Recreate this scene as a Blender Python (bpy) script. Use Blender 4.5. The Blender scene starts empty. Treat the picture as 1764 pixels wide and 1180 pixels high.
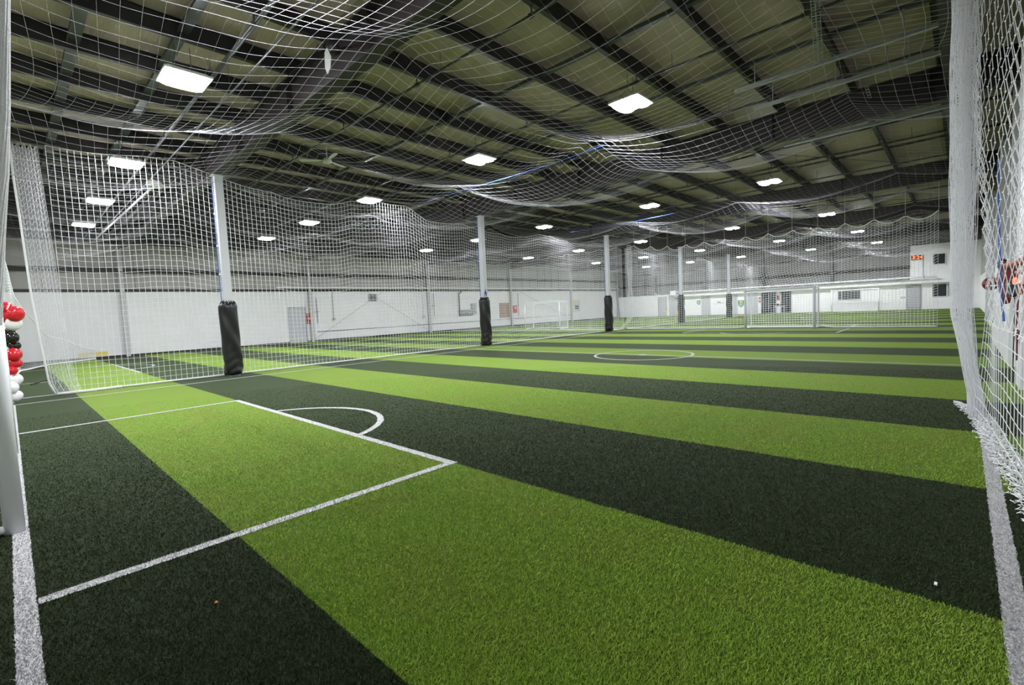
import bpy, bmesh, math, random
import numpy as np
from mathutils import Vector, Matrix
random.seed(7); rng = np.random.default_rng(7)
S = bpy.context.scene
COL = S.collection

# ------------------------------------------------------------------ camera, world, exposure
W_PX, F_PX = 1764.0, 820.2
YAW, PITCH, ROLL, EYE = math.radians(43.459), math.radians(3.794), math.radians(2.618), 1.5
fw = Vector((math.cos(YAW)*math.cos(PITCH), math.sin(YAW)*math.cos(PITCH), -math.sin(PITCH)))
rt = Vector((math.sin(YAW), -math.cos(YAW), 0.0))
dn = fw.cross(rt)
r2 = math.cos(ROLL)*rt + math.sin(ROLL)*dn
d2 = -math.sin(ROLL)*rt + math.cos(ROLL)*dn
cam_data = bpy.data.cameras.new('camera')
cam = bpy.data.objects.new('camera', cam_data); COL.objects.link(cam)
cam_data.sensor_fit = 'HORIZONTAL'; cam_data.sensor_width = 36.0
cam_data.lens = 36.0*F_PX/W_PX
cam_data.clip_start = 0.02; cam_data.clip_end = 300
cam.matrix_world = Matrix(((r2.x, -d2.x, -fw.x, 0), (r2.y, -d2.y, -fw.y, 0), (r2.z, -d2.z, -fw.z, EYE), (0, 0, 0, 1)))
S.camera = cam
S.view_settings.view_transform = 'Standard'; S.view_settings.look = 'None'
S.view_settings.gamma = 1.0; S.view_settings.use_curve_mapping = False
S.view_settings.exposure = 0.0
LAMP_STRENGTH = 300.0
wd = bpy.data.worlds.new('world'); S.world = wd; wd.use_nodes = True
wd.node_tree.nodes['Background'].inputs[0].default_value = (0.9, 0.95, 1.0, 1)
wd.node_tree.nodes['Background'].inputs[1].default_value = 0.02

# ------------------------------------------------------------------ layout constants (metres)
PX0, BAY, PY = 4.40, 10.13, 15.32          # pillars
PILLARS = [PX0 + BAY*i for i in range(6)]
XFAR, YLEFT, YRIGHT, XNEAR, ZROOF = 55.3, 33.0, -1.1, -9.0, 6.80
RAFTERS = [PX0 + BAY*i for i in range(5)]

# ------------------------------------------------------------------ materials
def mat(name, col, rough=0.6, metal=0.0, noise=0.0, nscale=5.0, bump=0.0, bscale=40.0, emit=None, estr=0.0, spec=0.5, sheen=0.0, stretch=None, trans=0.0):
    m = bpy.data.materials.new(name); m.use_nodes = True
    nt = m.node_tree; b = nt.nodes['Principled BSDF']
    b.inputs['Base Color'].default_value = (*col, 1); b.inputs['Roughness'].default_value = rough
    b.inputs['Metallic'].default_value = metal; b.inputs['Specular IOR Level'].default_value = spec
    if sheen: b.inputs['Sheen Weight'].default_value = sheen
    if noise or bump:
        tc = nt.nodes.new('ShaderNodeTexCoord'); mp = nt.nodes.new('ShaderNodeMapping')
        nt.links.new(tc.outputs['Object'], mp.inputs[0])
        if stretch: mp.inputs['Scale'].default_value = stretch
    if noise:
        n = nt.nodes.new('ShaderNodeTexNoise'); n.inputs['Scale'].default_value = nscale; n.inputs['Detail'].default_value = 5
        nt.links.new(mp.outputs[0], n.inputs['Vector'])
        r = nt.nodes.new('ShaderNodeValToRGB')
        r.color_ramp.elements[0].position = 0.3; r.color_ramp.elements[1].position = 0.7
        r.color_ramp.elements[0].color = (*[max(0, c*(1-noise)) for c in col], 1)
        r.color_ramp.elements[1].color = (*[min(1, c*(1+noise)) for c in col], 1)
        nt.links.new(n.outputs[0], r.inputs[0]); nt.links.new(r.outputs[0], b.inputs['Base Color'])
    if bump:
        n2 = nt.nodes.new('ShaderNodeTexNoise'); n2.inputs['Scale'].default_value = bscale; n2.inputs['Detail'].default_value = 4
        nt.links.new(mp.outputs[0], n2.inputs['Vector'])
        bp = nt.nodes.new('ShaderNodeBump'); bp.inputs['Strength'].default_value = bump; bp.inputs['Distance'].default_value = 0.02
        nt.links.new(n2.outputs[0], bp.inputs['Height']); nt.links.new(bp.outputs[0], b.inputs['Normal'])
    if emit:
        b.inputs['Emission Color'].default_value = (*emit, 1); b.inputs['Emission Strength'].default_value = estr
    return m

M = {}
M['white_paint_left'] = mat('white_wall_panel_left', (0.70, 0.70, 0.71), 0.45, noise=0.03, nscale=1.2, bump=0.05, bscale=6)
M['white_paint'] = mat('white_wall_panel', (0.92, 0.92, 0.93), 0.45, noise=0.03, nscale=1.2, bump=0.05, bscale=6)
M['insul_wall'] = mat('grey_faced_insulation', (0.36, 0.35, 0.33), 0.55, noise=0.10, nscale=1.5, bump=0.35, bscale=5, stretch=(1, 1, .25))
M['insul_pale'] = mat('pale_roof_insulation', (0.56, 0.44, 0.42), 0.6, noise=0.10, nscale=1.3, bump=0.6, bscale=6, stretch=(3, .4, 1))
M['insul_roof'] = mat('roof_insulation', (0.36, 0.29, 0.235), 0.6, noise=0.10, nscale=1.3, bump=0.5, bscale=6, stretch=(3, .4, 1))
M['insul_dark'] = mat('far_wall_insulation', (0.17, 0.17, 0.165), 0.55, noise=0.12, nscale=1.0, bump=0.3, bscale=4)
M['dark_steel'] = mat('dark_primer_steel', (0.011, 0.0095, 0.0095), 0.55, noise=0.25, nscale=3)
M['maroon_steel'] = mat('red_oxide_steel', (0.019, 0.0135, 0.0125), 0.6, noise=0.2, nscale=2)
M['band'] = mat('dull_bridging_channel', (0.07, 0.073, 0.08), 0.5)
M['galv'] = mat('galvanised_steel', (0.42, 0.43, 0.45), 0.4, 0.7, noise=0.1, nscale=8)
M['pipe_dark'] = mat('dark_pipe', (0.05, 0.05, 0.055), 0.5)
M['pipe_white'] = mat('white_pipe', (0.78, 0.78, 0.80), 0.4)
M['column_grey'] = mat('grey_column_paint', (0.46, 0.46, 0.47), 0.5)
M['post_white'] = mat('white_post_paint', (0.58, 0.59, 0.62), 0.4)
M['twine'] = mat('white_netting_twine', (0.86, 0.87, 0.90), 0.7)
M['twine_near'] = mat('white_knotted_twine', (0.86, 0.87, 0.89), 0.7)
M['twine_roof'] = mat('dimmed_grey_twine', (0.44, 0.44, 0.46), 0.75)  # ceiling twine, its colour darkened to look dimly lit from below
M['hem'] = mat('white_hem_rope', (0.85, 0.85, 0.87), 0.7, bump=.4, bscale=120)
M['blue'] = mat('blue_rope', (0.035, 0.10, 0.42), 0.6)
M['vinyl'] = mat('black_vinyl_padding', (0.007, 0.007, 0.008), 0.38, bump=.25, bscale=5)
M['goal_white'] = mat('white_goal_tube', (0.86, 0.87, 0.90), 0.35)
M['goal_grey'] = mat('grey_goal_tube', (0.55, 0.56, 0.60), 0.4)
M['door_grey'] = mat('grey_door_paint', (0.46, 0.46, 0.50), 0.45)
M['shutter_grey'] = mat('grey_shutter', (0.50, 0.51, 0.54), 0.5)
M['frame_grey'] = mat('grey_frame', (0.30, 0.30, 0.33), 0.5)
M['glass_dark'] = mat('dark_window_glass', (0.03, 0.035, 0.04), 0.12)
M['red'] = mat('red_paint', (0.50, 0.025, 0.02), 0.4)
M['dark_red'] = mat('dark_red_valve_paint', (0.16, 0.02, 0.015), 0.4)
M['orange_red'] = mat('orange_red_pipe', (0.42, 0.09, 0.05), 0.45)
M['yellow'] = mat('yellow_paint', (0.75, 0.58, 0.10), 0.5)
M['black'] = mat('black_plastic', (0.015, 0.015, 0.017), 0.45)
M['wood'] = mat('brown_plywood', (0.30, 0.17, 0.09), 0.6, noise=.2, nscale=6)
M['meter'] = mat('grey_meter_box', (0.30, 0.33, 0.33), 0.45, noise=.1, nscale=5)
M['paper'] = mat('pale_paper', (0.55, 0.56, 0.55), 0.7, noise=.2, nscale=8)
M['green'] = mat('green_badge_paint', (0.06, 0.26, 0.10), 0.5)
M['gold'] = mat('gold_badge_paint', (0.70, 0.55, 0.12), 0.5)
M['ink'] = mat('dark_ink', (0.10, 0.10, 0.13), 0.5)
M['bluegrey'] = mat('blue_grey_ink', (0.30, 0.34, 0.50), 0.5)
M['bal_red'] = mat('red_latex', (0.62, 0.018, 0.03), 0.22)
M['bal_white'] = mat('white_latex', (0.88, 0.86, 0.87), 0.25)
M['bal_black'] = mat('black_latex', (0.012, 0.012, 0.014), 0.2)
M['orange'] = mat('orange_plastic', (0.75, 0.22, 0.06), 0.5)
M['led'] = mat('lit_orange_digits', (0.9, 0.15, 0.02), 0.5, emit=(1.0, 0.13, 0.01), estr=4)
M['led_red'] = mat('lit_red_pilot', (0.9, 0.05, 0.02), 0.5, emit=(1.0, 0.06, 0.02), estr=5)
M['lamp'] = mat('lit_lamp_lens', (0.9, 0.9, 0.9), 0.5, emit=(0.93, 0.95, 1.0), estr=LAMP_STRENGTH)
M['housing'] = mat('white_lamp_housing', (0.7, 0.7, 0.7), 0.4)
M['fan'] = mat('off_white_fan', (0.55, 0.55, 0.52), 0.4)
M['floor_dark'] = mat('dark_base', (0.05, 0.05, 0.05), 0.8)

def turf_material(name, blades):
    m = bpy.data.materials.new(name); m.use_nodes = True
    nt = m.node_tree; N = nt.nodes; L = nt.links; b = N['Principled BSDF']
    def math_(op, a, bb=None, c=None):
        n = N.new('ShaderNodeMath'); n.operation = op
        for i, v in enumerate((a, bb, c)):
            if v is None: continue
            if isinstance(v, (int, float)): n.inputs[i].default_value = v
            else: L.new(v, n.inputs[i])
        return n.outputs[0]
    tc = N.new('ShaderNodeTexCoord'); sep = N.new('ShaderNodeSeparateXYZ'); L.new(tc.outputs['Object'], sep.inputs[0])
    def noise(scale, detail=3, rough=.6):
        n = N.new('ShaderNodeTexNoise'); n.inputs['Scale'].default_value = scale; n.inputs['Detail'].default_value = detail
        n.inputs['Roughness'].default_value = rough
        L.new(tc.outputs['Object'], n.inputs['Vector']); return n.outputs[0]
    def mix(f, a_, b_):
        n = N.new('ShaderNodeMix'); n.data_type = 'RGBA'
        for i, v in ((0, f), (6, a_), (7, b_)):
            if isinstance(v, (int, float)): n.inputs[i].default_value = v
            elif isinstance(v, tuple): n.inputs[i].default_value = (*v, 1)
            else: L.new(v, n.inputs[i])
        return n.outputs[2]
    x = sep.outputs[0] if blades else math_('ADD', sep.outputs[0], math_('MULTIPLY', math_('SUBTRACT', noise(45, 3), 0.5), 0.05))
    fr = math_('FRACT', math_('DIVIDE', math_('ADD', x, -1.003 + 3.9444*4), 3.9444))
    light = math_('LESS_THAN', fr, 0.5)
    def ramp(f, c0, c1, p0=.25, p1=.75):
        r = N.new('ShaderNodeValToRGB'); e = r.color_ramp.elements
        e[0].position = p0; e[1].position = p1; e[0].color = (*c0, 1); e[1].color = (*c1, 1)
        L.new(f, r.inputs[0]); return r.outputs[0]
    fine = noise(120, 3, .85)
    lc = ramp(fine, (0.100, 0.175, 0.018), (0.30, 0.42, 0.075), .34, .68)
    dc = ramp(fine, (0.019, 0.033, 0.012), (0.062, 0.085, 0.038), .34, .70)
    patch = ramp(noise(1.6, 5, .65), (0.25, 0.22, 0.05), (0.15, 0.31, 0.025), .32, .55)
    lc = mix(0.30, lc, patch)
    lc = mix(.22, lc, (0.10, 0.16, 0.02)) if not blades else mix(.30, lc, (0.42, 0.60, 0.09))
    col = mix(light, dc, lc)
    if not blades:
        # dark filling and painted-in shade between the tufts that are modelled singly
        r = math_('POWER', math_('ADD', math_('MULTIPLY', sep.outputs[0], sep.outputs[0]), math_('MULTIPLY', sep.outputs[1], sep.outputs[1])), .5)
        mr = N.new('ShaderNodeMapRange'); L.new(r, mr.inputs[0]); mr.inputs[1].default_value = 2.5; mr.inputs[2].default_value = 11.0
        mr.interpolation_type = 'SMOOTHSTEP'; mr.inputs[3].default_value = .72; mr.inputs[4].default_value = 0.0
        shaded_infill = mix(light, (0.007, 0.010, 0.005), (0.035, 0.055, 0.006))
        col = mix(mr.outputs[0], col, shaded_infill)
    L.new(col, b.inputs['Base Color'])
    b.inputs['Roughness'].default_value = 0.7; b.inputs['Specular IOR Level'].default_value = 0.06
    b.inputs['Sheen Weight'].default_value = 0.03; b.inputs['Sheen Roughness'].default_value = 0.4
    b.inputs['Sheen Tint'].default_value = (0.62, 0.75, 0.42, 1)
    if not blades:
        bp = N.new('ShaderNodeBump'); bp.inputs['Strength'].default_value = 0.9; bp.inputs['Distance'].default_value = 0.012
        L.new(noise(95, 3, .8), bp.inputs['Height']); L.new(bp.outputs[0], b.inputs['Normal'])
    return m
M['turf_blade'] = turf_material('turf_tufts', True)
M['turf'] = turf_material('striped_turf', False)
M['turf_white'] = mat('white_turf_line', (0.50, 0.50, 0.50), 0.8, noise=0.42, nscale=110, bump=.8, bscale=130)

# ------------------------------------------------------------------ mesh building
class MB:
    def __init__(s): s.v = []; s.f = []
    def add(s, vs, fs):
        o = len(s.v); s.v += [tuple(p) for p in vs]; s.f += [tuple(i+o for i in f) for f in fs]; return s
    def box(s, x0, x1, y0, y1, z0, z1):
        vs = [(x, y, z) for x in (x0, x1) for y in (y0, y1) for z in (z0, z1)]
        return s.add(vs, [(0, 1, 3, 2), (4, 6, 7, 5), (0, 4, 5, 1), (2, 3, 7, 6), (0, 2, 6, 4), (1, 5, 7, 3)])
    def tube(s, pts, r, n=8, cap=True, closed=False):
        pts = [Vector(p) for p in pts]; rr = r if isinstance(r, (list, tuple)) else [r]*len(pts)
        o = len(s.v); m = len(pts); up = None
        for i, p in enumerate(pts):
            if closed: t = pts[(i+1) % m]-pts[i-1]
            else: t = (pts[min(i+1, m-1)]-pts[max(i-1, 0)])
            if t.length < 1e-9: t = Vector((0, 0, 1))
            t.normalize()
            if up is None:
                up = Vector((0, 0, 1)) if abs(t.z) < .9 else Vector((1, 0, 0))
            a = (up - t*up.dot(t))
            if a.length < 1e-4: a = t.orthogonal()
            a.normalize(); up = a; bb = t.cross(a)
            for k in range(n):
                an = 2*math.pi*(k+.5)/n; s.v.append(tuple(p + a*(rr[i]*math.cos(an)) + bb*(rr[i]*math.sin(an))))
        for i in range(m if closed else m-1):
            j = (i+1) % m
            for k in range(n):
                l = (k+1) % n
                s.f.append((o+i*n+k, o+i*n+l, o+j*n+l, o+j*n+k))
        if cap and not closed:
            s.f.append(tuple(o+k for k in range(n))[::-1]); s.f.append(tuple(o+(m-1)*n+k for k in range(n)))
        return s
    def lathe(s, prof, n=20, c=(0, 0, 0), axis='z'):
        o = len(s.v)
        for r, z in prof:
            for k in range(n):
                a = 2*math.pi*k/n; p = (r*math.cos(a), r*math.sin(a), z)
                if axis == 'x': p = (p[2], p[0], p[1])
                if axis == 'y': p = (p[0], p[2], p[1])
                s.v.append((c[0]+p[0], c[1]+p[1], c[2]+p[2]))
        for i in range(len(prof)-1):
            for k in range(n):
                l = (k+1) % n; s.f.append((o+i*n+k, o+i*n+l, o+(i+1)*n+l, o+(i+1)*n+k))
        s.f.append(tuple(o+k for k in range(n))[::-1]); s.f.append(tuple(o+(len(prof)-1)*n+k for k in range(n)))
        return s
    def poly(s, pts, d):     # flat polygon extruded by vector d
        n = len(pts); d = Vector(d)
        vs = [Vector(p) for p in pts] + [Vector(p)+d for p in pts]
        fs = [tuple(range(n))[::-1], tuple(range(n, 2*n))] + [(i, (i+1) % n, n+(i+1) % n, n+i) for i in range(n)]
        return s.add(vs, fs)

def link(name, me, parent=None, m=None):
    o = bpy.data.objects.new(name, me); COL.objects.link(o)
    if m is not None and not me.materials: me.materials.append(M[m] if isinstance(m, str) else m)
    if parent is not None: o.parent = parent
    return o
def build(name, mb, m, parent=None, smooth=False, bevel=0.0, origin=None):
    me = bpy.data.meshes.new(name)
    vs = mb.v
    off = None
    if parent is not None: off = parent.location
    if origin is not None: off = Vector(origin)
    if off is not None and off.length > 0: vs = [(v[0]-off[0], v[1]-off[1], v[2]-off[2]) for v in vs]
    me.from_pydata(vs, [], mb.f); me.update()
    bm = bmesh.new(); bm.from_mesh(me); bmesh.ops.recalc_face_normals(bm, faces=bm.faces); bm.to_mesh(me); bm.free()
    if smooth:
        me.polygons.foreach_set('use_smooth', [True]*len(me.polygons))
    o = link(name, me, parent, m)
    if origin is not None and parent is None: o.location = origin
    if bevel:
        md = o.modifiers.new('bevel', 'BEVEL'); md.width = bevel; md.segments = 2; md.limit_method = 'ANGLE'
    return o
def tag(o, label=None, cat=None, group=None, kind=None):
    if label: o['label'] = label
    if cat: o['category'] = cat
    if group: o['group'] = group
    if kind: o['kind'] = kind
    return o
def thing(name, loc, label, cat, group=None):
    o = bpy.data.objects.new(name, None); COL.objects.link(o); o.location = loc; o.empty_display_size = .1
    return tag(o, label, cat, group)
def struct(name, mb, m, **k):
    return tag(build(name, mb, m, **k), kind='structure')
def copy_tree(o, parent=None):
    c = o.copy(); COL.objects.link(c)
    c.parent = parent
    for ch in list(o.children): copy_tree(ch, c)
    return c

# ------------------------------------------------------------------ netting
def strands(lines_list, r, side=3):
    """lines_list: list of (n,3) float arrays -> verts, quads of thin prisms"""
    V = []; Fq = []; base = 0
    for P in lines_list:
        P = np.asarray(P, float); n = len(P)
        if n < 2: continue
        t = np.empty_like(P); t[1:-1] = P[2:]-P[:-2]; t[0] = P[1]-P[0]; t[-1] = P[-1]-P[-2]
        t /= np.maximum(np.linalg.norm(t, axis=1, keepdims=True), 1e-9)
        ref = np.array([0.31, 0.52, 0.8]); a = np.cross(t, ref); a /= np.maximum(np.linalg.norm(a, axis=1, keepdims=True), 1e-9)
        b = np.cross(t, a)
        ring = [P + r*(math.cos(2*math.pi*k/side)*a + math.sin(2*math.pi*k/side)*b) for k in range(side)]
        V.append(np.stack(ring, 1).reshape(-1, 3))
        i = np.arange(n-1)[:, None]*side; k = np.arange(side)[None, :]; k2 = (k+1) % side
        q = np.stack([base+i+k, base+i+k2, base+i+side+k2, base+i+side+k], -1).reshape(-1, 4)
        Fq.append(q); base += n*side
    return np.concatenate(V), np.concatenate(Fq)
def fast_mesh(name, V, Q, m, parent=None, smooth=True, off=None):
    if parent is not None: off = np.array(parent.location)
    if off is not None: V = V - np.asarray(off)
    me = bpy.data.meshes.new(name)
    me.vertices.add(len(V)); me.vertices.foreach_set('co', V.astype(np.float32).ravel())
    me.loops.add(Q.size); me.loops.foreach_set('vertex_index', Q.astype(np.int32).ravel())
    me.polygons.add(len(Q)); me.polygons.foreach_set('loop_start', np.arange(0, Q.size, 4, dtype=np.int32))
    me.update(calc_edges=True); me.validate()
    if smooth: me.polygons.foreach_set('use_smooth', np.ones(len(Q), dtype=bool))
    return link(name, me, parent, m)
def grid_lines(G):
    """G: (nu,nv,3) knots -> polylines along u and along v"""
    return [G[i] for i in range(G.shape[0])] + [G[:, j] for j in range(G.shape[1])]
def net(name, G, r, m, parent, ex=()):
    V, Q = strands(grid_lines(G) + list(ex), r); return fast_mesh(name, V, Q, m, parent)
def knots(pts, r):
    o = np.array([(1, 0, 0), (0, 1, 0), (-1, 0, 0), (0, -1, 0)])*r
    V = []; Q = []
    for i, p in enumerate(pts):
        c = np.asarray(p); V.append(np.concatenate([c+o*[1, 1, 1]*.55+[0, 0, -r*.7], c+o*[1, 1, 1], c+o*.55+[0, 0, r*.7]]))
        b = i*12
        for lv in (0, 4):
            for k in range(4): Q.append((b+lv+k, b+lv+(k+1) % 4, b+lv+4+(k+1) % 4, b+lv+4+k))
        Q.append((b+8, b+9, b+10, b+11)); Q.append((b+3, b+2, b+1, b))
    return np.concatenate(V), np.array(Q)

# ================================================================== SETTING
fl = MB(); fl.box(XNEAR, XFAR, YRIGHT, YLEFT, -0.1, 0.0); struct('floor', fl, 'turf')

# --- field lines: white tufted strips in the turf, 3 mm proud, ragged edges
fm_v = []; fm_f = []; zl = [.003]
def ragged_line(x0, y0, x1, y1, w, step=0.03, jit=0.006):
    a = Vector((x0, y0)); b = Vector((x1, y1)); d = b-a; L_ = d.length; d.normalize(); n = Vector((-d.y, d.x))
    k = max(2, int(L_/step)); o = len(fm_v); zl[0] += .00012
    for i in range(k+1):
        p = a + d*(L_*i/k)
        for s_ in (-1, 1):
            q = p + n*s_*(w/2 + rng.normal()*jit); fm_v.append((q.x, q.y, zl[0]))
    for i in range(k): fm_f.append((o+2*i, o+2*i+1, o+2*i+3, o+2*i+2))
def ragged_arc(cx, cy, r, a0, a1, w, n=120, jit=.005):
    o = len(fm_v)
    for i in range(n+1):
        a = a0+(a1-a0)*i/n
        for s_ in (-1, 1):
            q = r + s_*w/2 + rng.normal()*jit; fm_v.append((cx+q*math.cos(a), cy+q*math.sin(a), zl[0]+.0001))
    for i in range(n): fm_f.append((o+2*i, o+2*i+1, o+2*i+3, o+2*i+2))
def field(x0, x1, y0, y1, near=True, mid=True, cy=None):
    st = .03 if near else .25; jt = .0025
    cy = cy or (y0+y1)/2; w = .09
    ragged_line(x0-.05, y0-.05, x0-.05, y1+.05, w, st, jt); ragged_line(x1+.05, y0-.05, x1+.05, y1+.05, w, .2, jt)
    ragged_line(x0-.1, y0, x1+.1, y0, w, st, jt); ragged_line(x0-.1, y1, x1+.1, y1, w, st if near else .3, jt)
    for g, s_ in ((x0, 1), (x1, -1)):
        ragged_line(g, cy-3.25, g+s_*3.0, cy-3.25, w, st, jt); ragged_line(g, cy+3.25, g+s_*3.0, cy+3.25, w, st, jt)
        ragged_line(g+s_*2.96, cy-3.3, g+s_*2.96, cy+3.3, w, st, jt)
        c0, h = g+s_*2.38, 1.50
        th = math.acos(.62/h)
        if s_ > 0: ragged_arc(c0, cy, h, -th, th, .09)
        else: ragged_arc(c0, cy, h, math.pi-th, math.pi+th, .09)
    if mid:
        xm = (x0+x1)/2-.08
        ragged_line(xm, y0, xm, y1, .07, .06, jt); ragged_arc(xm, cy, 1.42, 0, 2*math.pi, .08, 260)
        ragged_arc(xm, cy, .06, 0, 2*math.pi, .12, 30)
field(0.0, 26.3, -0.195, 14.45, cy=6.98)
field(0.0, 26.3, 15.75, 31.0, near=False)
field(27.1, 53.4, -0.195, 14.45, near=False)
field(27.1, 53.4, 15.75, 31.0, near=False)
me = bpy.data.meshes.new('floor_markings'); me.from_pydata(fm_v, [], fm_f); me.update()
tag(link('floor_markings', me, None, 'turf_white'), kind='structure')

# --- turf tufts near the camera corner (nobody could count them)
NB = 700000
rr_ = np.exp(rng.uniform(np.log(1.15), np.log(12.0), NB)); aa_ = rng.uniform(-.16, 1.70, NB)
bx_ = rr_*np.cos(aa_); by_ = rr_*np.sin(aa_)
ok = (bx_ > -.6) & (by_ > YRIGHT+.1); bx_, by_, rr_ = bx_[ok], by_[ok], rr_[ok]; nb = len(bx_)
th = rng.uniform(0, 2*np.pi, nb); w_ = .0014+.00042*rr_; h_ = rng.uniform(.008, .020, nb)*np.clip(1.25-rr_/13, .35, 1); lean = rng.normal(0, .45, (nb, 2))*h_[:, None]
V = np.zeros((nb, 3, 3)); V[:, 0] = np.stack([bx_-w_*np.cos(th), by_-w_*np.sin(th), 0*bx_+.001], 1); V[:, 1] = np.stack([bx_+w_*np.cos(th), by_+w_*np.sin(th), 0*bx_+.001], 1)
V[:, 2] = np.stack([bx_+lean[:, 0], by_+lean[:, 1], h_], 1)
def inline(x, y):
    m = (np.abs(x+.05) < .045) & (y > -.24); m |= (np.abs(y+.195) < .045)
    m |= (np.abs(y-3.73) < .045) & (x < 3.0) & (x > 0); m |= (np.abs(y-10.23) < .045) & (x < 3.0) & (x > 0); m |= (np.abs(x-2.96) < .045) & (y > 3.69) & (y < 10.28)
    m |= (np.abs(np.hypot(x-2.38, y-6.98)-1.5) < .045) & (x > 3.0)
    return m
il = inline(bx_, by_)
def tri_mesh(name, V, m):
    n = len(V); me = bpy.data.meshes.new(name); me.vertices.add(3*n); me.vertices.foreach_set('co', V.astype(np.float32).ravel())
    me.loops.add(3*n); me.loops.foreach_set('vertex_index', np.arange(3*n, dtype=np.int32)); me.polygons.add(n); me.polygons.foreach_set('loop_start', np.arange(0, 3*n, 3, dtype=np.int32)); me.update(calc_edges=True)
    return link(name, me, None, m)
tag(tri_mesh('turf_grass', V[~il], 'turf_blade'), 'green artificial turf pile on the striped floor', 'grass', kind='stuff')
tag(tri_mesh('turf_grass', V[il], 'turf_white'), 'white artificial turf pile of the field lines', 'grass', kind='stuff')

# --- walls
def wall_sheet(name, axis, c, a0, a1, z0, z1, thick, m, out=1):
    b = MB()
    if axis == 'y': b.box(a0, a1, min(c, c+out*thick), max(c, c+out*thick), z0, z1)
    else: b.box(min(c, c+out*thick), max(c, c+out*thick), a0, a1, z0, z1)
    return struct(name, b, m)
wl = wall_sheet('wall_left', 'y', YLEFT, XNEAR, XFAR, 0, ZROOF+.2, .2, 'insul_wall')
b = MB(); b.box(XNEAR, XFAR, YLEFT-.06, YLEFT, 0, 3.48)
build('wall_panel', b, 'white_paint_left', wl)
b = MB()
for x in np.arange(XNEAR+.6, XFAR-.5, 1.22): b.box(x-.008, x+.008, YLEFT-.012, YLEFT-.001, 3.62, 6.05)
build('insulation_seam', b, 'pipe_dark', wl)
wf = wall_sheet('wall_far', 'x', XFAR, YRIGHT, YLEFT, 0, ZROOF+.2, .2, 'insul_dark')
b2 = MB(); b2.box(XFAR-.08, XFAR, 3.4, YLEFT, 0, 2.6); b2.box(XFAR-.08, XFAR, YRIGHT, 3.39, 0, 5.6)
build('wall_panel', b2, 'white_paint', wf)
wr = wall_sheet('wall_right', 'y', YRIGHT, XNEAR, XFAR, 0, ZROOF+.2, .2, 'insul_wall', -1)
b = MB(); b.box(XNEAR, XFAR, YRIGHT, YRIGHT+.04, 0, 2.6)
build('wall_panel', b, 'white_paint', wr)
wall_sheet('wall_near', 'x', XNEAR, YRIGHT-.2, YLEFT+.2, 0, ZROOF+.2, .2, 'insul_wall', -1)

# wall girts (dark horizontal channels), per wall
def girt(name, mb, m='dark_steel'): return struct(name, mb, m)
b = MB(); b.box(XNEAR, XFAR, YLEFT-.22, YLEFT-.002, 4.52, 4.74); b.box(XNEAR, XFAR, YLEFT-.26, YLEFT-.2, 4.50, 4.56); girt('wall_trim_1', b)
b = MB(); b.box(XNEAR, XFAR, YLEFT-.16, YLEFT-.002, 3.49, 3.62); girt('wall_trim_2', b)
b = MB(); b.box(XNEAR, XFAR, YLEFT-.3, YLEFT-.002, 6.05, 6.45); girt('wall_trim_3', b)
b = MB(); b.box(XFAR-.25, XFAR-.002, 3.45, YLEFT-.3, 3.70, 3.90); girt('wall_trim_4', b)
b = MB(); b.box(XFAR-.25, XFAR-.002, 3.45, YLEFT-.3, 5.1, 5.25); girt('wall_trim_5', b)
b = MB(); b.box(XNEAR, XFAR, YLEFT-.1, YLEFT-.062, 0, .09); tag(build('base_shade_left', b, 'dark_steel'), kind='structure')  # dark strip standing in for the small shadow at the wall foot

# --- roof sheet with insulation sagging a little between the purlins
PUR_Y = [5.16+1.575*k for k in range(-3, 18)]
PUR_Y = [y for y in PUR_Y if y > YRIGHT+.3]
nx, ny = 60, 140
xs = np.linspace(XNEAR, XFAR, nx); ys = np.linspace(YRIGHT, YLEFT, ny)
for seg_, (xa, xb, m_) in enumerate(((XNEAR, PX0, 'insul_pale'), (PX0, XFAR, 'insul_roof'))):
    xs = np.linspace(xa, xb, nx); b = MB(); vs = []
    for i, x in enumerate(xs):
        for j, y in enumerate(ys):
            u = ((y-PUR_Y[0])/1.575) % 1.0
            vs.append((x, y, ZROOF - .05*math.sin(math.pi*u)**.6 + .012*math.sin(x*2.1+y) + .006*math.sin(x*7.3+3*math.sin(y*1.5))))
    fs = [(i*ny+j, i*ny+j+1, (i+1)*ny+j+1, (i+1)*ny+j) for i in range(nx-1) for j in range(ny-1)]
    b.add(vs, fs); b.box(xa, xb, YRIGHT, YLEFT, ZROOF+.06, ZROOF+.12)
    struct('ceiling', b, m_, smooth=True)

# purlins: Z sections running down the hall
for y in PUR_Y:
    b = MB(); z0, z1 = 6.42, 6.78
    b.box(XNEAR+.05, XFAR-.05, y-.006, y+.006, z0, z1)
    b.box(XNEAR+.05, XFAR-.05, y-.09, y+.006, z0-.004, z0+.01); b.box(XNEAR+.05, XFAR-.05, y-.006, y+.07, z1-.01, z1+.004)
    struct('roof_beam', b, 'dark_steel')
# rafters: I sections across the hall over each pillar line
for i, x in enumerate(RAFTERS):
    b = MB(); b.box(x-.012, x+.012, YRIGHT+.05, YLEFT-.05, 5.72, 6.40)
    b.box(x-.14, x+.14, YRIGHT+.05, YLEFT-.05, 5.68, 5.715); b.box(x-.14, x+.14, YRIGHT+.05, YLEFT-.05, 6.38, 6.412)
    for yy in np.arange(.6, YLEFT, 3.15): b.box(x-.13, x+.13, yy-.006, yy+.006, 5.71, 6.385)
    struct('roof_beam', b, 'maroon_steel')
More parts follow.
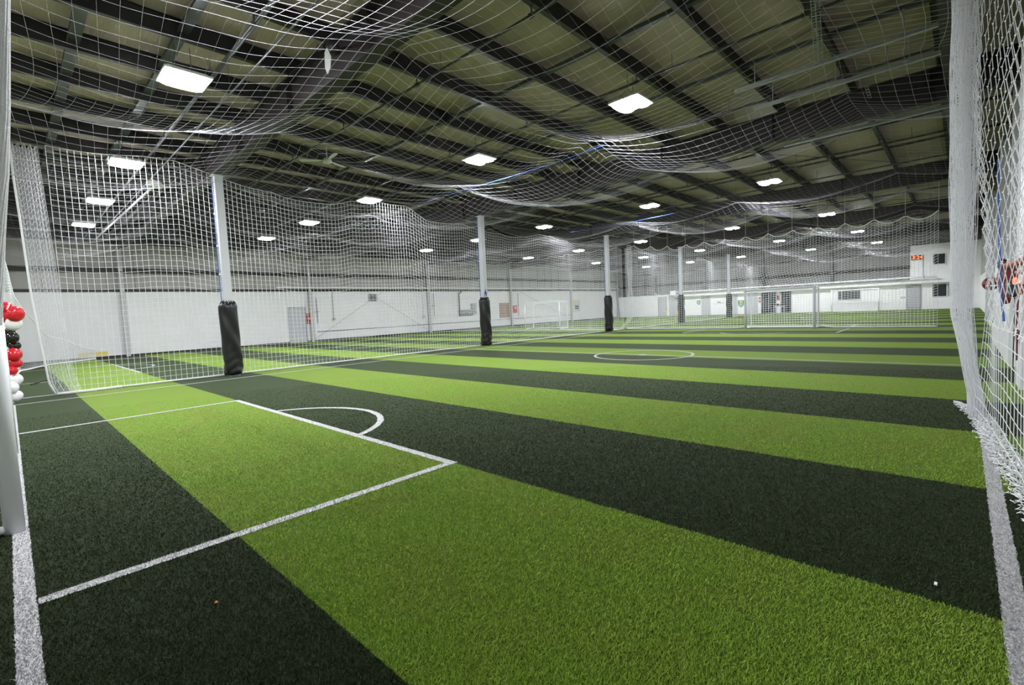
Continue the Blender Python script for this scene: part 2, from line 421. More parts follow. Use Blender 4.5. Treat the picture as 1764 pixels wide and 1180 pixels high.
# bridging channels between purlins
bx = [1.2, 2.5]
for r_ in RAFTERS: bx += [r_+4.0, r_+7.05]
for x in bx:
    b = MB(); b.box(x-.09, x+.09, YRIGHT+.05, YLEFT-.05, 6.565, 6.60); b.box(x-.09, x-.08, YRIGHT+.05, YLEFT-.05, 6.52, 6.57)
    struct('roof_beam', b, 'band')
b = MB(); b.box(XNEAR+.05, XFAR-.05, .12, .34, 5.9, 6.62); struct('roof_beam', b, 'dark_steel')

# wall columns on left and far walls
for x in PILLARS:
    if x > XFAR: continue
    b = MB(); b.box(x-.10, x+.10, YLEFT-.26, YLEFT-.245, 0, 6.05); b.box(x-.008, x+.008, YLEFT-.245, YLEFT-.061, 0, 6.05); b.box(x-.10, x+.10, YLEFT-.08, YLEFT-.061, 0, 6.05)
    struct('wall_column', b, 'column_grey')
for y in (9.2, 15.3, 21.4, 27.5):
    b = MB(); b.box(XFAR-.3, XFAR-.08, y-.12, y+.12, 2.6, 6.4); struct('wall_column', b, 'band')

# doors and windows of the setting
def wall_door(name, wall, c, a0, a1, z1, m='door_grey', handle=True):
    """door leaf in a frame; wall 'y' -> on the left wall (c is the wall face), 'x' -> far wall"""
    def bx(mb, u0, u1, d0, d1, z0, z1_):
        if wall == 'y': mb.box(u0, u1, c-d1, c-d0, z0, z1_)
        else: mb.box(c-d1, c-d0, u0, u1, z0, z1_)
    f = MB(); bx(f, a0-.07, a0, .002, .07, 0, z1+.07); bx(f, a1, a1+.07, .002, .07, 0, z1+.07); bx(f, a0, a1, .002, .07, z1, z1+.07)
    root = struct(name, f, 'frame_grey')
    l = MB(); bx(l, a0+.005, a1-.005, .004, .05, .01, z1-.005); lf = build('door_leaf', l, m, root)
    if handle:
        h = MB(); u = a1-.10 if wall == 'y' else a0+.10
        bx(h, u-.025, u+.025, .05, .07, .95, 1.12)
        bx(h, u-.015, u+.11 if wall == 'x' else u+.015, .07, .10, 1.02, 1.045)
        build('door_handle', h, 'galv', root)
    return root
d = wall_door('door_1', 'y', YLEFT-.06, 13.10, 14.12, 2.36)
d = wall_door('door_2', 'x', XFAR-.08, 2.70, 3.57, 2.12)
kp = MB(); kp.box(XFAR-.135, XFAR-.13, 2.73, 3.54, .02, .22); build('kick_plate', kp, 'galv', d)
wall_door('door_3', 'x', XFAR-.08, 26.2, 27.15, 2.3, 'shutter_grey', False)
def shutter(name, y0, y1, z1):
    f = MB(); f.box(XFAR-.14, XFAR-.082, y0-.05, y0, 0, z1+.05); f.box(XFAR-.14, XFAR-.082, y1, y1+.05, 0, z1+.05); f.box(XFAR-.16, XFAR-.082, y0, y1, z1, z1+.12)
    root = struct(name, f, 'post_white')
    s = MB(); n = int(z1/.1); prof = []
    for i in range(n):
        z = i*z1/n; s.box(XFAR-.11, XFAR-.083, y0, y1, z+.006, z+z1/n-.012); s.box(XFAR-.10, XFAR-.083, y0, y1, z+z1/n-.012, z+z1/n+.006 if i < n-1 else z1)
    build('shutter', s, 'shutter_grey', root)
shutter('door_4', 24.75, 25.75, 2.45)
shutter('door_5', 20.92, 21.85, 2.2)
shutter('door_6', 17.98, 18.47, 2.3)
shutter('door_7', 15.91, 16.87, 2.3)
# glazed entrance
f = MB(); X_ = XFAR-.08
for y in (14.12, 14.8, 15.5): f.box(X_-.07, X_-.002, y-.04, y+.04, 0, 2.2)
f.box(X_-.07, X_-.002, 14.12, 15.5, 2.16, 2.24); root = struct('door_8', f, 'frame_grey')
g = MB(); g.box(X_-.03, X_-.01, 14.16, 14.76, .04, 2.16); g.box(X_-.03, X_-.01, 14.84, 15.46, .04, 2.16); build('door_glass', g, 'glass_dark', root)
def window(name, y0, y1, z0, z1, mull=(), c=None):
    c = XFAR-.08 if c is None else c
    f = MB(); f.box(c-.06, c-.002, y0-.06, y1+.06, z0-.06, z0); f.box(c-.06, c-.002, y0-.06, y1+.06, z1, z1+.06)
    f.box(c-.06, c-.002, y0-.06, y0, z0, z1); f.box(c-.06, c-.002, y1, y1+.06, z0, z1)
    for y in mull: f.box(c-.05, c-.002, y-.03, y+.03, z0, z1)
    root = struct(name, f, 'pipe_white'); g = MB(); g.box(c-.02, c-.004, y0, y1, z0, z1); build('window_pane', g, 'glass_dark', root)
    return root
window('window_1', 6.98, 8.69, 1.12, 2.10, (8.42,))
w2 = window('window_2', .1, 1.86, 1.08, 2.12, (.95,))
bl = MB()
for i in range(10): bl.box(XFAR-.103, XFAR-.101, .14+.078*i, .20+.078*i, 1.1, 2.1)
build('vertical_blind', bl, 'shutter_grey', w2)
window('window_3', 1.10, 1.85, 3.86, 4.70)
window('window_4', 12.72, 13.67, .02, 2.2)

# ledge along the far wall under the upper storey
b = MB(); b.box(XFAR-.55, XFAR-.08, .6, 25.0, 2.30, 2.62); b.box(XFAR-.50, XFAR-.08, .6, 25.0, 2.24, 2.30)
struct('trim_1', b, 'white_paint')
b = MB()
for y in (5.37, 8.9, 13.9): b.box(XFAR-.14, XFAR-.081, y-.07, y+.07, 0, 2.24)
struct('trim_2', b, 'white_paint')

# ================================================================== ROOF SERVICES
def ordinal(i): return ['first', 'second', 'third', 'fourth', 'fifth', 'sixth', 'seventh', 'eighth', 'ninth', 'tenth', 'eleventh', 'twelfth', 'thirteenth', 'fourteenth', 'fifteenth', 'sixteenth'][i]
# lamps ------------------------------------------------------------
def make_lamp():
    root = thing('high_bay_lamp', (0, 0, 0), 'x', 'lamp')
    for s_ in (-1, 1):
        y0 = s_*.185
        h = MB(); h.box(-.36, .36, y0-.17, y0+.17, .03, .07); h.box(-.30, .30, y0-.09, y0+.09, .07, .12)
        build('housing', h, 'housing', root, bevel=.01)
        g = MB(); pts = []
        for q in range(32):
            a_ = 2*math.pi*q/32; c_, n_ = math.cos(a_), math.sin(a_)
            pts.append((.32*abs(c_)**.7*(1 if c_ > 0 else -1), y0+.15*abs(n_)**.7*(1 if n_ > 0 else -1)))
        vs = [(x_, y_, .03) for x_, y_ in pts] + [(x_, y_, .0) for x_, y_ in pts] + [(x_*.8, y0+(y_-y0)*.7, -.018) for x_, y_ in pts]
        fs = [tuple(64+q for q in range(32))] + [(r_+q, r_+(q+1) % 32, r_+32+(q+1) % 32, r_+32+q) for r_ in (0, 32) for q in range(32)]
        g.add(vs, fs); build('lens', g, 'lamp', root)
    for s_ in (-1, 1):
        w = MB(); w.tube([(s_*.25, -.185, .12), (s_*.12, 0, .30), (s_*.25, .185, .12)], .006, 6); w.tube([(s_*.12, 0, .30), (s_*.12, 0, .62)], .006, 6)
        build('hanger_cable', w, 'pipe_dark', root)
    return root
LX = [-4.6, 2.5, 9.6, 19.8, 30.2, 40.3, 50.6]; LY = [5.25, 10.05, 16.05, 21.2, 26.3]  # first row is unseen, added to brighten the near left corner
ROWL = ['added behind the near goal line', 'over the corner nearest the white goal posts', 'before the second padded post', 'between the second and third padded posts', 'beyond the third padded post', 'beyond the fourth padded post', 'closest to the white end wall']
COLL = ['first lamp from the touchline net', 'second lamp from the touchline net', 'lamp just behind the row of padded posts', 'second lamp behind the padded posts', 'lamp closest to the long left wall']
proto = make_lamp(); first = True
for i, x in enumerate(LX):
    for j, y in enumerate(LY):
        if x < 0 and j > 2: continue
        o = proto if first else copy_tree(proto); first = False
        o.location = (x, y, 5.80)
        tag(o, 'lit twin high bay, '+ROWL[i]+', '+COLL[j], 'lamp', 'high bay lamps under the roof')
for o in COL.objects:
    if 'label' in o and len(o['label'].split()) > 16:
        o['label'] = o['label'].replace('lit twin high bay, ', 'lit ').replace(' from the touchline net', ' from touchline').replace('over the corner nearest the white goal posts', 'nearest the white goal posts').replace('between the second and third padded posts', 'between second and third post')

# sprinkler pipes ---------------------------------------------------
def make_sprinkler():
    root = thing('sprinkler_pipe', (0, 0, 0), 'x', 'pipe')
    b = MB(); b.tube([(0, .4, 6.28), (0, YLEFT-.6, 6.28)], .028, 8); build('pipe', b, 'pipe_dark', root)
    for y in np.arange(2.0, YLEFT-1, 3.15):
        b = MB(); b.tube([(0, y, 6.28), (0, y, 6.40)], .014, 6); b.lathe([(.012, 6.40), (.03, 6.41), (.03, 6.418), (.004, 6.43)], 10, (0, y, 0))
        b.box(-.03, .03, y-.05, y+.05, 6.245, 6.31); build('sprinkler_head', b, 'pipe_dark', root)
    for y in np.arange(1.2, YLEFT-1, 3.15):
        b = MB(); b.tube([(0, y, 6.30), (0, y, 6.62)], .006, 5); build('hanger_rod', b, 'pipe_dark', root)
    return root
proto = make_sprinkler()
SPX = [3.1, 6.25, 9.7] + [12.95+3.37*k for k in range(12)]
for i, x in enumerate(SPX):
    o = proto if i == 0 else copy_tree(proto); o.location = (x, 0, 0)
    tag(o, f'thin dark sprinkler pipe across the roof, {ordinal(i)} from the white goal posts', 'pipe', 'sprinkler pipes under the purlins')
# pale pipe near the first lamps
t = thing('roof_pipe', (3.45, 18, 5.75), 'long pale pipe slung under the roof behind the first padded post', 'pipe')
b = MB(); b.tube([(3.5, 18.2, 5.9), (3.3, 30.2, 5.9)], .035, 8); build('pipe', b, 'pipe_white', t)
b = MB(); b.tube([(3.85, 18.4, 5.98), (3.65, 30.2, 5.98)], .05, 8); build('pipe', b, 'band', t)
b = MB(); b.lathe([(.05, .12), (.2, .1), (.22, 0), (.2, -.05), (.02, -.07)], 16, (3.5, 18.35, 5.9)); build('end_shade', b, 'housing', t)
# pair of slim pipes alongside the first lamp row
t = thing('conduit', (3.0, 0, 6.1), 'pair of slim grey conduits running across beside the first lamps', 'conduit')
for dx, z_ in ((0, 6.12), (.35, 6.02)):
    b = MB(); b.tube([(3.05+dx, .5, z_), (3.0+dx, YLEFT-.6, z_)], .017, 6)
    for y in np.arange(1.2, YLEFT-1, 4.7): b.tube([(3.05+dx, y, z_), (3.05+dx, y, 6.6)], .005, 5)
    build('pipe', b, 'band', t)
# slotted struts on the touchline side
def strut(mb, a, c, w=.045):
    a, c = Vector(a), Vector(c); d = (c-a); n = max(2, int(d.length/.09))
    mb.tube([a, c], w*.7, 4)
    return mb
SL = ['long galvanised rail across the roof near the touchline', 'second galvanised rail across the roof, beside the second beam', 'galvanised rail beyond the second beam near the touchline net']
for i, (x, z_) in enumerate(((11.1, 5.95), (12.4, 5.95), (15.0, 5.66))):
    t = thing('galvanised_rail', (x, 1.7, z_), SL[i], 'rail', 'galvanised rails near the touchline')
    b = MB(); b.box(x-.04, x+.04, .25, 3.6, z_-.02, z_+.005); b.box(x-.04, x-.034, .25, 3.6, z_, z_+.05); b.box(x+.034, x+.04, .25, 3.6, z_, z_+.05); build('channel', b, 'galv', t)
    for y in (.8, 2.0, 3.2): b = MB(); b.tube([(x, y, z_), (x, y, 6.42)], .01, 5); build('hanger_rod', b, 'galv', t)
for i, (p0, p1, lb) in enumerate([((8.5, 1.68, 6.4), (11.1, 2.1, 5.95), 'slotted steel strut hanging in front of the second beam'), ((9.3, 1.75, 6.35), (11.3, 2.05, 5.96), 'second slotted steel strut meeting the galvanised rail'), ((14.3, 1.7, 6.38), (15.0, 1.55, 5.7), 'slotted steel strut across the second roof beam')]):
    a_, c_ = Vector(p0), Vector(p1); d_ = (c_-a_).normalized(); s_ = d_.cross(Vector((0, 0, 1))).normalized(); n_ = s_.cross(d_)
    b = MB(); k = int((c_-a_).length/.075)
    for sgn in (-1, 1): b.tube([a_+s_*sgn*.028, c_+s_*sgn*.028], .007, 4)
    for q in range(k):
        p = a_+(c_-a_)*(q/k); b.tube([p-s_*.026, p+s_*.026], .011, 4)
    tag(build('slotted_strut', b, 'galv'), lb, 'strut')
# ceiling fans ------------------------------------------------------
def make_fan(blades=3, drop=.45):
    root = thing('ceiling_fan', (0, 0, 0), 'x', 'fan')
    b = MB(); b.tube([(0, 0, 0), (0, 0, drop)], .012, 8); build('down_rod', b, 'fan', root)
    b = MB(); b.lathe([(.03, .07), (.10, .05), (.13, 0), (.11, -.05), (.04, -.07), (.01, -.075)], 20); build('motor', b, 'fan', root, smooth=True)
    for k in range(blades):
        a = 2*math.pi*k/blades+.4; b = MB(); ca, sa = math.cos(a), math.sin(a)
        prof = [(.10, .03), (.25, .05), (.55, .075), (.70, .06), (.73, .02)]
        top = []; 
        for u, w in prof: top.append((u, w))
        pts = [(u, w) for u, w in top] + [(u, -w) for u, w in reversed(top)]
        b.poly([(ca*u-sa*w, sa*u+ca*w, .0+.12*w) for u, w in pts], (0, 0, .008)); build('blade', b, 'fan', root)
    return root
fan = make_fan(); fan.location = (6.5, 12.95, 5.92); tag(fan, 'white three bladed ceiling fan between the first and second padded posts', 'fan', 'ceiling fans')
f2 = copy_tree(fan); f2.location = (30.0, 13.0, 5.9); tag(f2, 'white ceiling fan above the fourth padded post', 'fan', 'ceiling fans')
f3 = copy_tree(fan); f3.location = (35.9, 8.2, 5.95); tag(f3, 'white ceiling fan far off over the second pitch', 'fan', 'ceiling fans')
# fan in cage on the first beam
t = thing('beam_fan', (4.05, 7.6, 5.95), 'small dark fan with one pale blade upright on the first roof beam', 'fan')
b = MB(); b.lathe([(.02, -.10), (.09, -.08), (.10, .05), (.05, .12)], 16, (4.05, 7.6, 5.95), 'x'); build('motor', b, 'dark_steel', t, smooth=True)
b = MB(); b.poly([(3.92, 7.56, 5.90), (3.92, 7.45, 5.72), (3.92, 7.50, 5.55), (3.92, 7.60, 5.50), (3.92, 7.66, 5.62), (3.92, 7.64, 5.86)], (.012, 0, 0)); build('blade', b, 'fan', t)
b = MB(); b.poly([(3.92, 7.68, 5.97), (3.92, 7.86, 6.08), (3.92, 7.95, 6.04), (3.92, 7.86, 5.96), (3.92, 7.7, 5.92)], (.012, 0, 0)); build('blade', b, 'dark_steel', t)
b = MB(); b.tube([(4.15, 7.6, 5.97), (4.38, 7.6, 6.1)], .02, 6); build('bracket', b, 'dark_steel', t)
# roof cross bracing rods
for i, (p0, p1) in enumerate([((24.8, 1.0, 6.3), (34.6, 6.6, 6.3)), ((24.8, 6.6, 6.33), (34.6, 1.0, 6.33)), ((14.6, 1.0, 6.3), (24.5, 6.6, 6.3)), ((14.6, 6.6, 6.33), (24.5, 1.0, 6.33))]):
    b = MB(); b.tube([p0, p1], .008, 5); tag(build('bracing_rod', b, 'dark_steel'), ['thin diagonal roof rod past the third beam', 'crossing thin roof rod past the third beam', 'thin diagonal roof rod past the second beam', 'crossing thin roof rod past the second beam'][i], 'rod', 'diagonal rods in the roof')

# ================================================================== PADDED POSTS
def make_post():
    root = thing('padded_post', (0, 0, 0), 'x', 'post')
    b = MB(); b.box(-.09, .09, -.10, .10, .02, 5.655); b.box(-.105, .105, -.112, -.10, .02, 5.655); b.box(-.14, .14, -.14, .14, 0, .02); b.box(-.15, .15, -.15, .15, 5.655, 5.68)
    build('shaft', b, 'post_white', root, bevel=.004)
    # padded sleeve: creased vinyl, gathered at the top
    nz, na = 46, 48; vs = []
    H = 2.13
    for i in range(nz+1):
        v = i/nz; z = .035 + v*(H-.035)
        base = .235*(1 - .0*v)
        if v < .05: base *= .82+.18*(v/.05)**.5
        if v > .94: base *= 1 - .45*((v-.94)/.06)**1.4
        for k in range(na):
            a = 2*math.pi*k/na
            sq = 1/ (abs(math.cos(a))**4+abs(math.sin(a))**4)**.25
            r = base*(.86+.14*sq)
            r += .010*math.sin(7*v*2+3*a) + .008*math.sin(a*5+z*9) * (1-v*.5)
            if v < .4: r += .012*math.sin(z*26+2.4*math.sin(a*2+1))*(1-v/.4)
            if v > .90: r += .016*math.sin(a*11)*(v-.90)/.1
            vs.append((r*math.cos(a)+.012*math.sin(z*3), r*math.sin(a), z))
    fs = [(i*na+k, i*na+(k+1) % na, (i+1)*na+(k+1) % na, (i+1)*na+k) for i in range(nz) for k in range(na)]
    fs.append(tuple(range(na))[::-1]); fs.append(tuple(nz*na+k for k in range(na)))
    b = MB(); b.add(vs, fs); pad = build('padding', b, 'vinyl', root, smooth=True)
    b = MB()
    for k in range(14):     # drawstring gathers
        a = 2*math.pi*k/14; b.tube([(.20*math.cos(a), .20*math.sin(a), H-.05), (.155*math.cos(a+.15), .155*math.sin(a+.15), H+.005), (.125*math.cos(a+.1), .125*math.sin(a+.1), H+.035)], [.012, .016, .008], 6)
    build('gathered_collar', b, 'vinyl', pad)
    b = MB(); b.tube([(-.12, .12, 2.1), (-.125, .125, 3.2), (-.12, .115, 4.5), (-.12, .12, 5.6)], .011, 6); build('blue_rope', b, 'blue', root)
    b = MB(); b.tube([(-.06, .13, 2.1), (-.06, .125, 5.5)], .009, 6)
    for z_ in (2.9, 3.7, 4.6): b.box(-.13, -.09, .09, .14, z_, z_+.05)
    build('pulley_line', b, 'hem', root)
    return root
proto = make_post()
PL = ['first padded post, tallest in view, black sleeve facing the goal corner', 'second padded post along the side net with blue rope tangle', 'third padded post, where the side net reaches the halfway fence', 'fourth padded post seen through the cross net', 'fifth padded post, smallest, seen through the cross net']
for i in range(5):
    o = proto if i == 0 else copy_tree(proto); o.location = (PILLARS[i], PY, 0); tag(o, PL[i], 'post', 'padded posts along the side net')
b = MB()
for k in range(5):
    b.tube([(PILLARS[1]-.1+.02*k, PY-.13, 2.2+.05*k), (PILLARS[1]-.13+.03*k, PY-.17, 2.32), (PILLARS[1]-.05, PY-.15, 2.5-.03*k), (PILLARS[1]-.02+.01*k, PY-.14, 2.22)], .012, 6)
tag(build('rope_coil', b, 'blue'), 'blue rope coil tied above the sleeve of the second padded post', 'rope')

# ================================================================== NETS
def shape_top(X, phase=4.4):   # height of the cable carrying the side net
    return float(np.interp(X, [.6, 2.8, 4.5, 6.2, 8, 9.6, 10.8, 11.8, 14.3, 16.5, 19.6, 22, 24.7, 27], [5.8, 6.05, 5.80, 5.45, 5.45, 5.77, 5.76, 5.35, 5.25, 5.05, 5.35, 5.0, 5.3, 5.1]))
# --- ceiling net over the near pitch
def ceiling_net(x0, x1, y0, y1, cell, r, label, ys0=1.5, amp=1.0, phase=4.4):
    us = np.arange(x0, x1+cell*.5, cell); vs_ = np.arange(y0, y1+cell*.5, cell)
    X, Y = np.meshgrid(us, vs_, indexing='ij')
    ux = ((X-phase) % 5.065)/5.065; uy = ((Y-ys0) % 4.7)/4.7
    ax = 4*ux*(1-ux); ay = 4*uy*(1-uy)
    Z = 5.60 - .30*np.sin(np.pi*(X-phase)/10.13)**2 - amp*(.36*ax + .34*ay + .12*ax*ay) + .02*np.sin(X*3.1+Y*2.3)
    # knots slide a little towards the low points
    X2 = X + .16*np.sin(2*np.pi*ux)*ay + .03*np.sin(Y*1.7); Y2 = Y + .14*np.sin(2*np.pi*uy)*ax + .03*np.sin(X*1.3)
    G = np.stack([X2, Y2, Z], -1)
    t = thing('ceiling_net', ((x0+x1)/2, (y0+y1)/2, 5.3), label, 'net', 'ceiling nets')
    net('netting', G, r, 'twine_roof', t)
    b = MB(); 
    for E_ in (G[0], G[-1], G[:, 0], G[:, -1]): b.tube([tuple(p) for p in E_], .006, 5)
    build('edge_rope', b, 'twine_roof', t)
    b = MB()
    for X_ in np.arange(phase-10.13, x1, 10.13):
        if X_ < x0: continue
        for Y_ in np.arange(ys0, y1, 4.7): b.tube([(X_+.15, Y_, 5.6), (X_+.15, Y_, 6.42)], .004, 5)
    build('hanger_cord', b, 'pipe_dark', t)
    return t
ceiling_net(-.1, 26.6, .10, 15.5, .20, .0017, 'white ceiling net sagging over the near pitch')
ceiling_net(-.1, 26.6, 15.8, 32.4, .22, .0011, 'white ceiling net over the pitch along the left wall', ys0=16.0)
ceiling_net(27.3, 54.2, .4, 15.4, .25, .0018, 'white ceiling net over the distant pitch beyond the cross net')
ceiling_net(27.3, 54.2, 15.8, 32.2, .3, .0016, 'white ceiling net over the distant pitch in the far left corner', ys0=16.0)

# --- hanging net helper: path in plan, top height function
def hanging(path, cell, ztop, zbot, r, ripple=.05, rk=1.9, sagh=.03, hooks=1.9, seed=0, scal=.10):
    path = [np.array(p, float) for p in path]
    seg = [np.linalg.norm(path[i+1]-path[i]) for i in range(len(path)-1)]; cum = np.concatenate([[0], np.cumsum(seg)]); L_ = cum[-1]
    s = np.arange(0, L_+cell*.5, cell); nv = int((5.3)/cell)+1
    px = np.interp(s, cum, [p[0] for p in path]); py = np.interp(s, cum, [p[1] for p in path])
    tx = np.gradient(px); ty = np.gradient(py); ln = np.hypot(tx, ty)+1e-9; nx_, ny_ = -ty/ln, tx/ln
    v = np.linspace(0, 1, nv)
    top = np.array([ztop(a, c) for a, c in zip(px, py)])
    sc = 4*((s % hooks)/hooks)*(1-(s % hooks)/hooks)
    top = top - scal*sc
    Sg, Vg = np.meshgrid(s, v, indexing='ij')
    Z = zbot + (top[:, None]-zbot)*Vg
    # horizontal strands sag between the hooks, less near the ground
    Z -= (max(scal, .1)*sc[:, None])*(Vg*.6)*np.sin(np.pi*Vg*.9)
    Z += sagh*np.sin(Sg*2.3+seed)*np.sin(Vg*9)*.4
    Z[:, 0] = zbot
    off = ripple*(np.sin(Sg*rk+seed+.6*Vg)*(.35+.65*Vg) + .4*np.sin(Sg*rk*2.7+1.3*seed))
    X = px[:, None] + nx_[:, None]*off; Y = py[:, None] + ny_[:, None]*off
    return np.stack([X, Y, Z], -1)
def hem(name, G, j, r, parent, m='hem', n=6):
    b = MB(); P = G[:, j]
    b.tube([(p[0], p[1], max(p[2], r)) for p in P], r, n); return build(name, b, m, parent, smooth=True)

# side net behind the padded posts; its start hangs gathered in a pleated edge
G = hanging([(.95, 15.60), (26.9, 15.60)], .125, lambda X, Y: shape_top(X)+.02, .03, .003, .06, 1.25, hooks=5.06/2, seed=.4)
t = thing('side_net', (13.5, 15.6, 0), 'long white side net hanging behind the padded posts', 'net')
net('netting', G, .0052, 'twine', t); hem('bottom_hem', G, 0, .026, t); hem('top_rope', G, -1, .007, t)
# gathered pleats at the goal end
zz = np.linspace(.03, 5.75, 44); npl = 26; P = np.zeros((npl, len(zz), 3))
for i in range(npl):
    f_ = i/(npl-1)
    xl = np.interp(zz, [0, .3, 1, 2.5, 4.1, 5.0, 5.75], [.68, .58, .53, .44, .40, .37, .37])
    xr = np.interp(zz, [0, .3, 1, 5.75], [1.15, 1.05, .98, .80])
    P[i, :, 0] = xl + (xr-xl)*f_; P[i, :, 1] = 15.60 + .09*math.sin(i*2.2) * (1-.3*zz/6); P[i, :, 2] = zz + .05*math.sin(i*1.1) - .12*f_*0
    P[i, 0, 2] = .02
net('gathered_edge', P, .0034, 'twine', t)
b = MB(); b.tube([(np.interp(z, [0, .3, 1, 2.5, 4.1, 5.0, 5.75], [.68, .58, .53, .44, .40, .37, .37]), 15.55, max(z, .035)) for z in zz], .024, 8); build('edge_rope', b, 'hem', t, smooth=True)
b = MB(); b.tube([(.70, 15.55, .035), (.9, 15.5, .03), (1.4, 15.52, .03), (1.9, 15.6, .03)], .035, 8); build('edge_rope', b, 'hem', t, smooth=True)

# cross net at the end of the near pitch
cn = [(26.95, .75), (26.95, 4.6), (27.85, 5.0), (27.85, 8.5), (26.95, 8.8), (26.95, 15.45)]
G = hanging([(26.95, .75), (26.95, 15.45)], .125, lambda X, Y: 4.85+.45*max(0, (Y-12.5)/3), .03, .0040, .07, 3.1, hooks=1.08, seed=1.2, scal=.22)
# the lower part bulges back around the goal
Yg, Zg = G[..., 1], G[..., 2]
G[..., 0] += .95*np.clip((Yg-4.3)/.7, 0, 1)*np.clip((9.1-Yg)/.7, 0, 1)*np.clip((2.9-Zg)/.8, 0, 1)
t = thing('cross_net', (26.95, 8, 0), 'white cross net with scalloped top behind the far goal of the near pitch', 'net')
net('netting', G, .0068, 'twine', t); hem('bottom_hem', G, 0, .035, t, n=6); hem('top_rope', G, -1, .024, t)
for yy in np.arange(.75, 15.4, 1.08):
    b = MB(); b.tube([(26.95, yy, 4.86+.45*max(0, (yy-12.5)/3)), (26.95, yy, 6.42)], .006, 5); build('hanger_cord', b, 'hem', t)
# gathered corner where it meets the side net
t = thing('gathered_net', (26.9, 15.5, 0), 'gathered white net corner beyond the third padded post', 'net')
P = np.zeros((12, 40, 3)); zz = np.linspace(.05, 5.25, 40)
for i in range(12):
    a = 2*math.pi*i/12; w = .10+.05*np.abs(np.sin(zz*1.1)); P[i, :, 0] = 27.05-.55*np.clip(1-zz/.9, 0, 1)**2+w*math.cos(a); P[i, :, 1] = 15.2+.5*np.clip(1-zz/.9, 0, 1)**1.5+w*math.sin(a); P[i, :, 2] = zz
net('netting', P, .007, 'twine', t)
# cross net of the pitch along the left wall
G = hanging([(26.6, 15.8), (26.6, 32.3)], .14, lambda X, Y: 5.2, .03, .0042, .07, 3.3, hooks=1.3, seed=2.2)
Yg, Zg = G[..., 1], G[..., 2]
t = thing('cross_net', (26.6, 24, 0), 'white cross net dividing the pitches along the left wall', 'net')
net('netting', G, .0042, 'twine', t); hem('bottom_hem', G, 0, .03, t); hem('top_rope', G, -1, .014, t)
# side net of the far pitches
G = hanging([(27.4, 15.6), (54.2, 15.6)], .2, lambda X, Y: shape_top(X)-.1, .03, .0055, .06, 1.3, hooks=5.06/2, seed=.1)
t = thing('side_net', (40, 15.6, 0), 'distant white side net between the two far pitches', 'net')
net('netting', G, .0055, 'twine', t); hem('bottom_hem', G, 0, .03, t)
# net hanging behind the balloons at the goal end of the left pitch
G1 = hanging([(-.25, 17.2), (.06, 24.5)], .14, lambda X, Y: np.interp(Y, [17, 24.5], [3.2, 5.2]), .03, .004, .05, 1.1, hooks=2.2, seed=.5)
t = thing('end_net', (-.1, 22, 0), 'white net drawn up to a peak behind the balloons', 'net')
net('netting', G1, .004, 'twine', t); hem('edge_rope', G1, -1, .022, t)
G2 = hanging([(.06, 24.5), (.25, 27.0), (1.2, 30.0), (3.0, 32.2)], .14, lambda X, Y: np.interp(Y, [24.5, 27.5, 32.2], [5.2, 2.6, .5]), .03, .004, .05, 1.1, hooks=2.2, seed=.9)
net('netting', G2, .004, 'twine', t); hem('edge_rope', G2, -1, .02, t)
hem('bottom_hem', G2, 0, .03, t)

# ================================================================== GOALS
def goal(name, xf, y0, y1, h, depth, back, label, m='goal_white', tr=.055, cell=.12, nr=.003, open_front=True):
    """goal mouth in the plane x=xf, net box going to xf+back*depth"""
    t = thing(name, (xf, (y0+y1)/2, 0), label, 'goal', 'goals')
    xb = xf+back*depth
    for y in (y0, y1):
        b = MB(); b.tube([(xf, y, .0), (xf, y, h-tr)], tr, 20); build('goal_post', b, m, t, smooth=True)
        b = MB(); b.tube([(xb, y, .03), (xb, y, h-.08)], .03, 12); build('rear_post', b, 'goal_white', t)
        b = MB(); b.tube([(xf, y, h-.06), (xb, y, h-.08)], .025, 10); build('top_side_bar', b, 'goal_white', t)
        b = MB(); b.tube([(xf, y, .035), (xb, y, .035)], .03, 10); build('ground_bar', b, 'goal_white', t)
    b = MB(); b.tube([(xf, y0-tr, h-tr), (xf, y1+tr, h-tr)], tr, 20); build('crossbar', b, m, t)
    b = MB(); b.tube([(xb, y0, h-.08), (xb, y1, h-.08)], .025, 10); build('rear_top_bar', b, 'goal_white', t)
    b = MB(); b.tube([(xb, y0, .035), (xb, y1, .035)], .035, 10); build('ground_bar', b, 'goal_white', t)
    # net: over the top, down the back, and both sides
    prof = [(xf, h-.03), (xb, h-.05), (xb, .05)]
    L1, L2 = depth, h-.1; n1, n2 = max(2, int(L1/cell)), int(L2/cell)
    ns = int((y1-y0)/cell); pts = []
    for i in range(n1): f_ = i/n1; pts.append((xf+(xb-xf)*f_, h-.03-.10*math.sin(math.pi*f_)))
    for i in range(n2+1): f_ = i/n2; pts.append((xb-back*.12*math.sin(math.pi*f_), h-.05-(h-.1)*f_))
    G = np.array([[(p[0], y0+(y1-y0)*j/ns, p[1]+.02*math.sin(j*.8)*math.sin(math.pi*k/len(pts))) for k, p in enumerate(pts)] for j in range(ns+1)])
    V, Q = strands(grid_lines(G), nr); Vs = [V]; Qs = [Q]; base = len(V)
    for y in (y0, y1):
        G = np.array([[(xf+(xb-xf)*i/n1, y+.05*math.sin(math.pi*k/n2), .05+(h-.1)*k/n2) for k in range(n2+1)] for i in range(n1+1)])
        V, Q = strands(grid_lines(G), nr); Vs.append(V); Qs.append(Q+base); base += len(V)
    fast_mesh('netting', np.concatenate(Vs), np.concatenate(Qs), 'twine', t)
    return t
goal('goal', -.08, 5.20, 8.62, 2.06, .95, -1, 'near white goal at the picture margin beside the balloon column', tr=.06)
goal('goal', 26.55, 5.14, 8.24, 2.05, .95, 1, 'grey and white goal at the far end of the near pitch', m='goal_grey', tr=.06, nr=.0045)
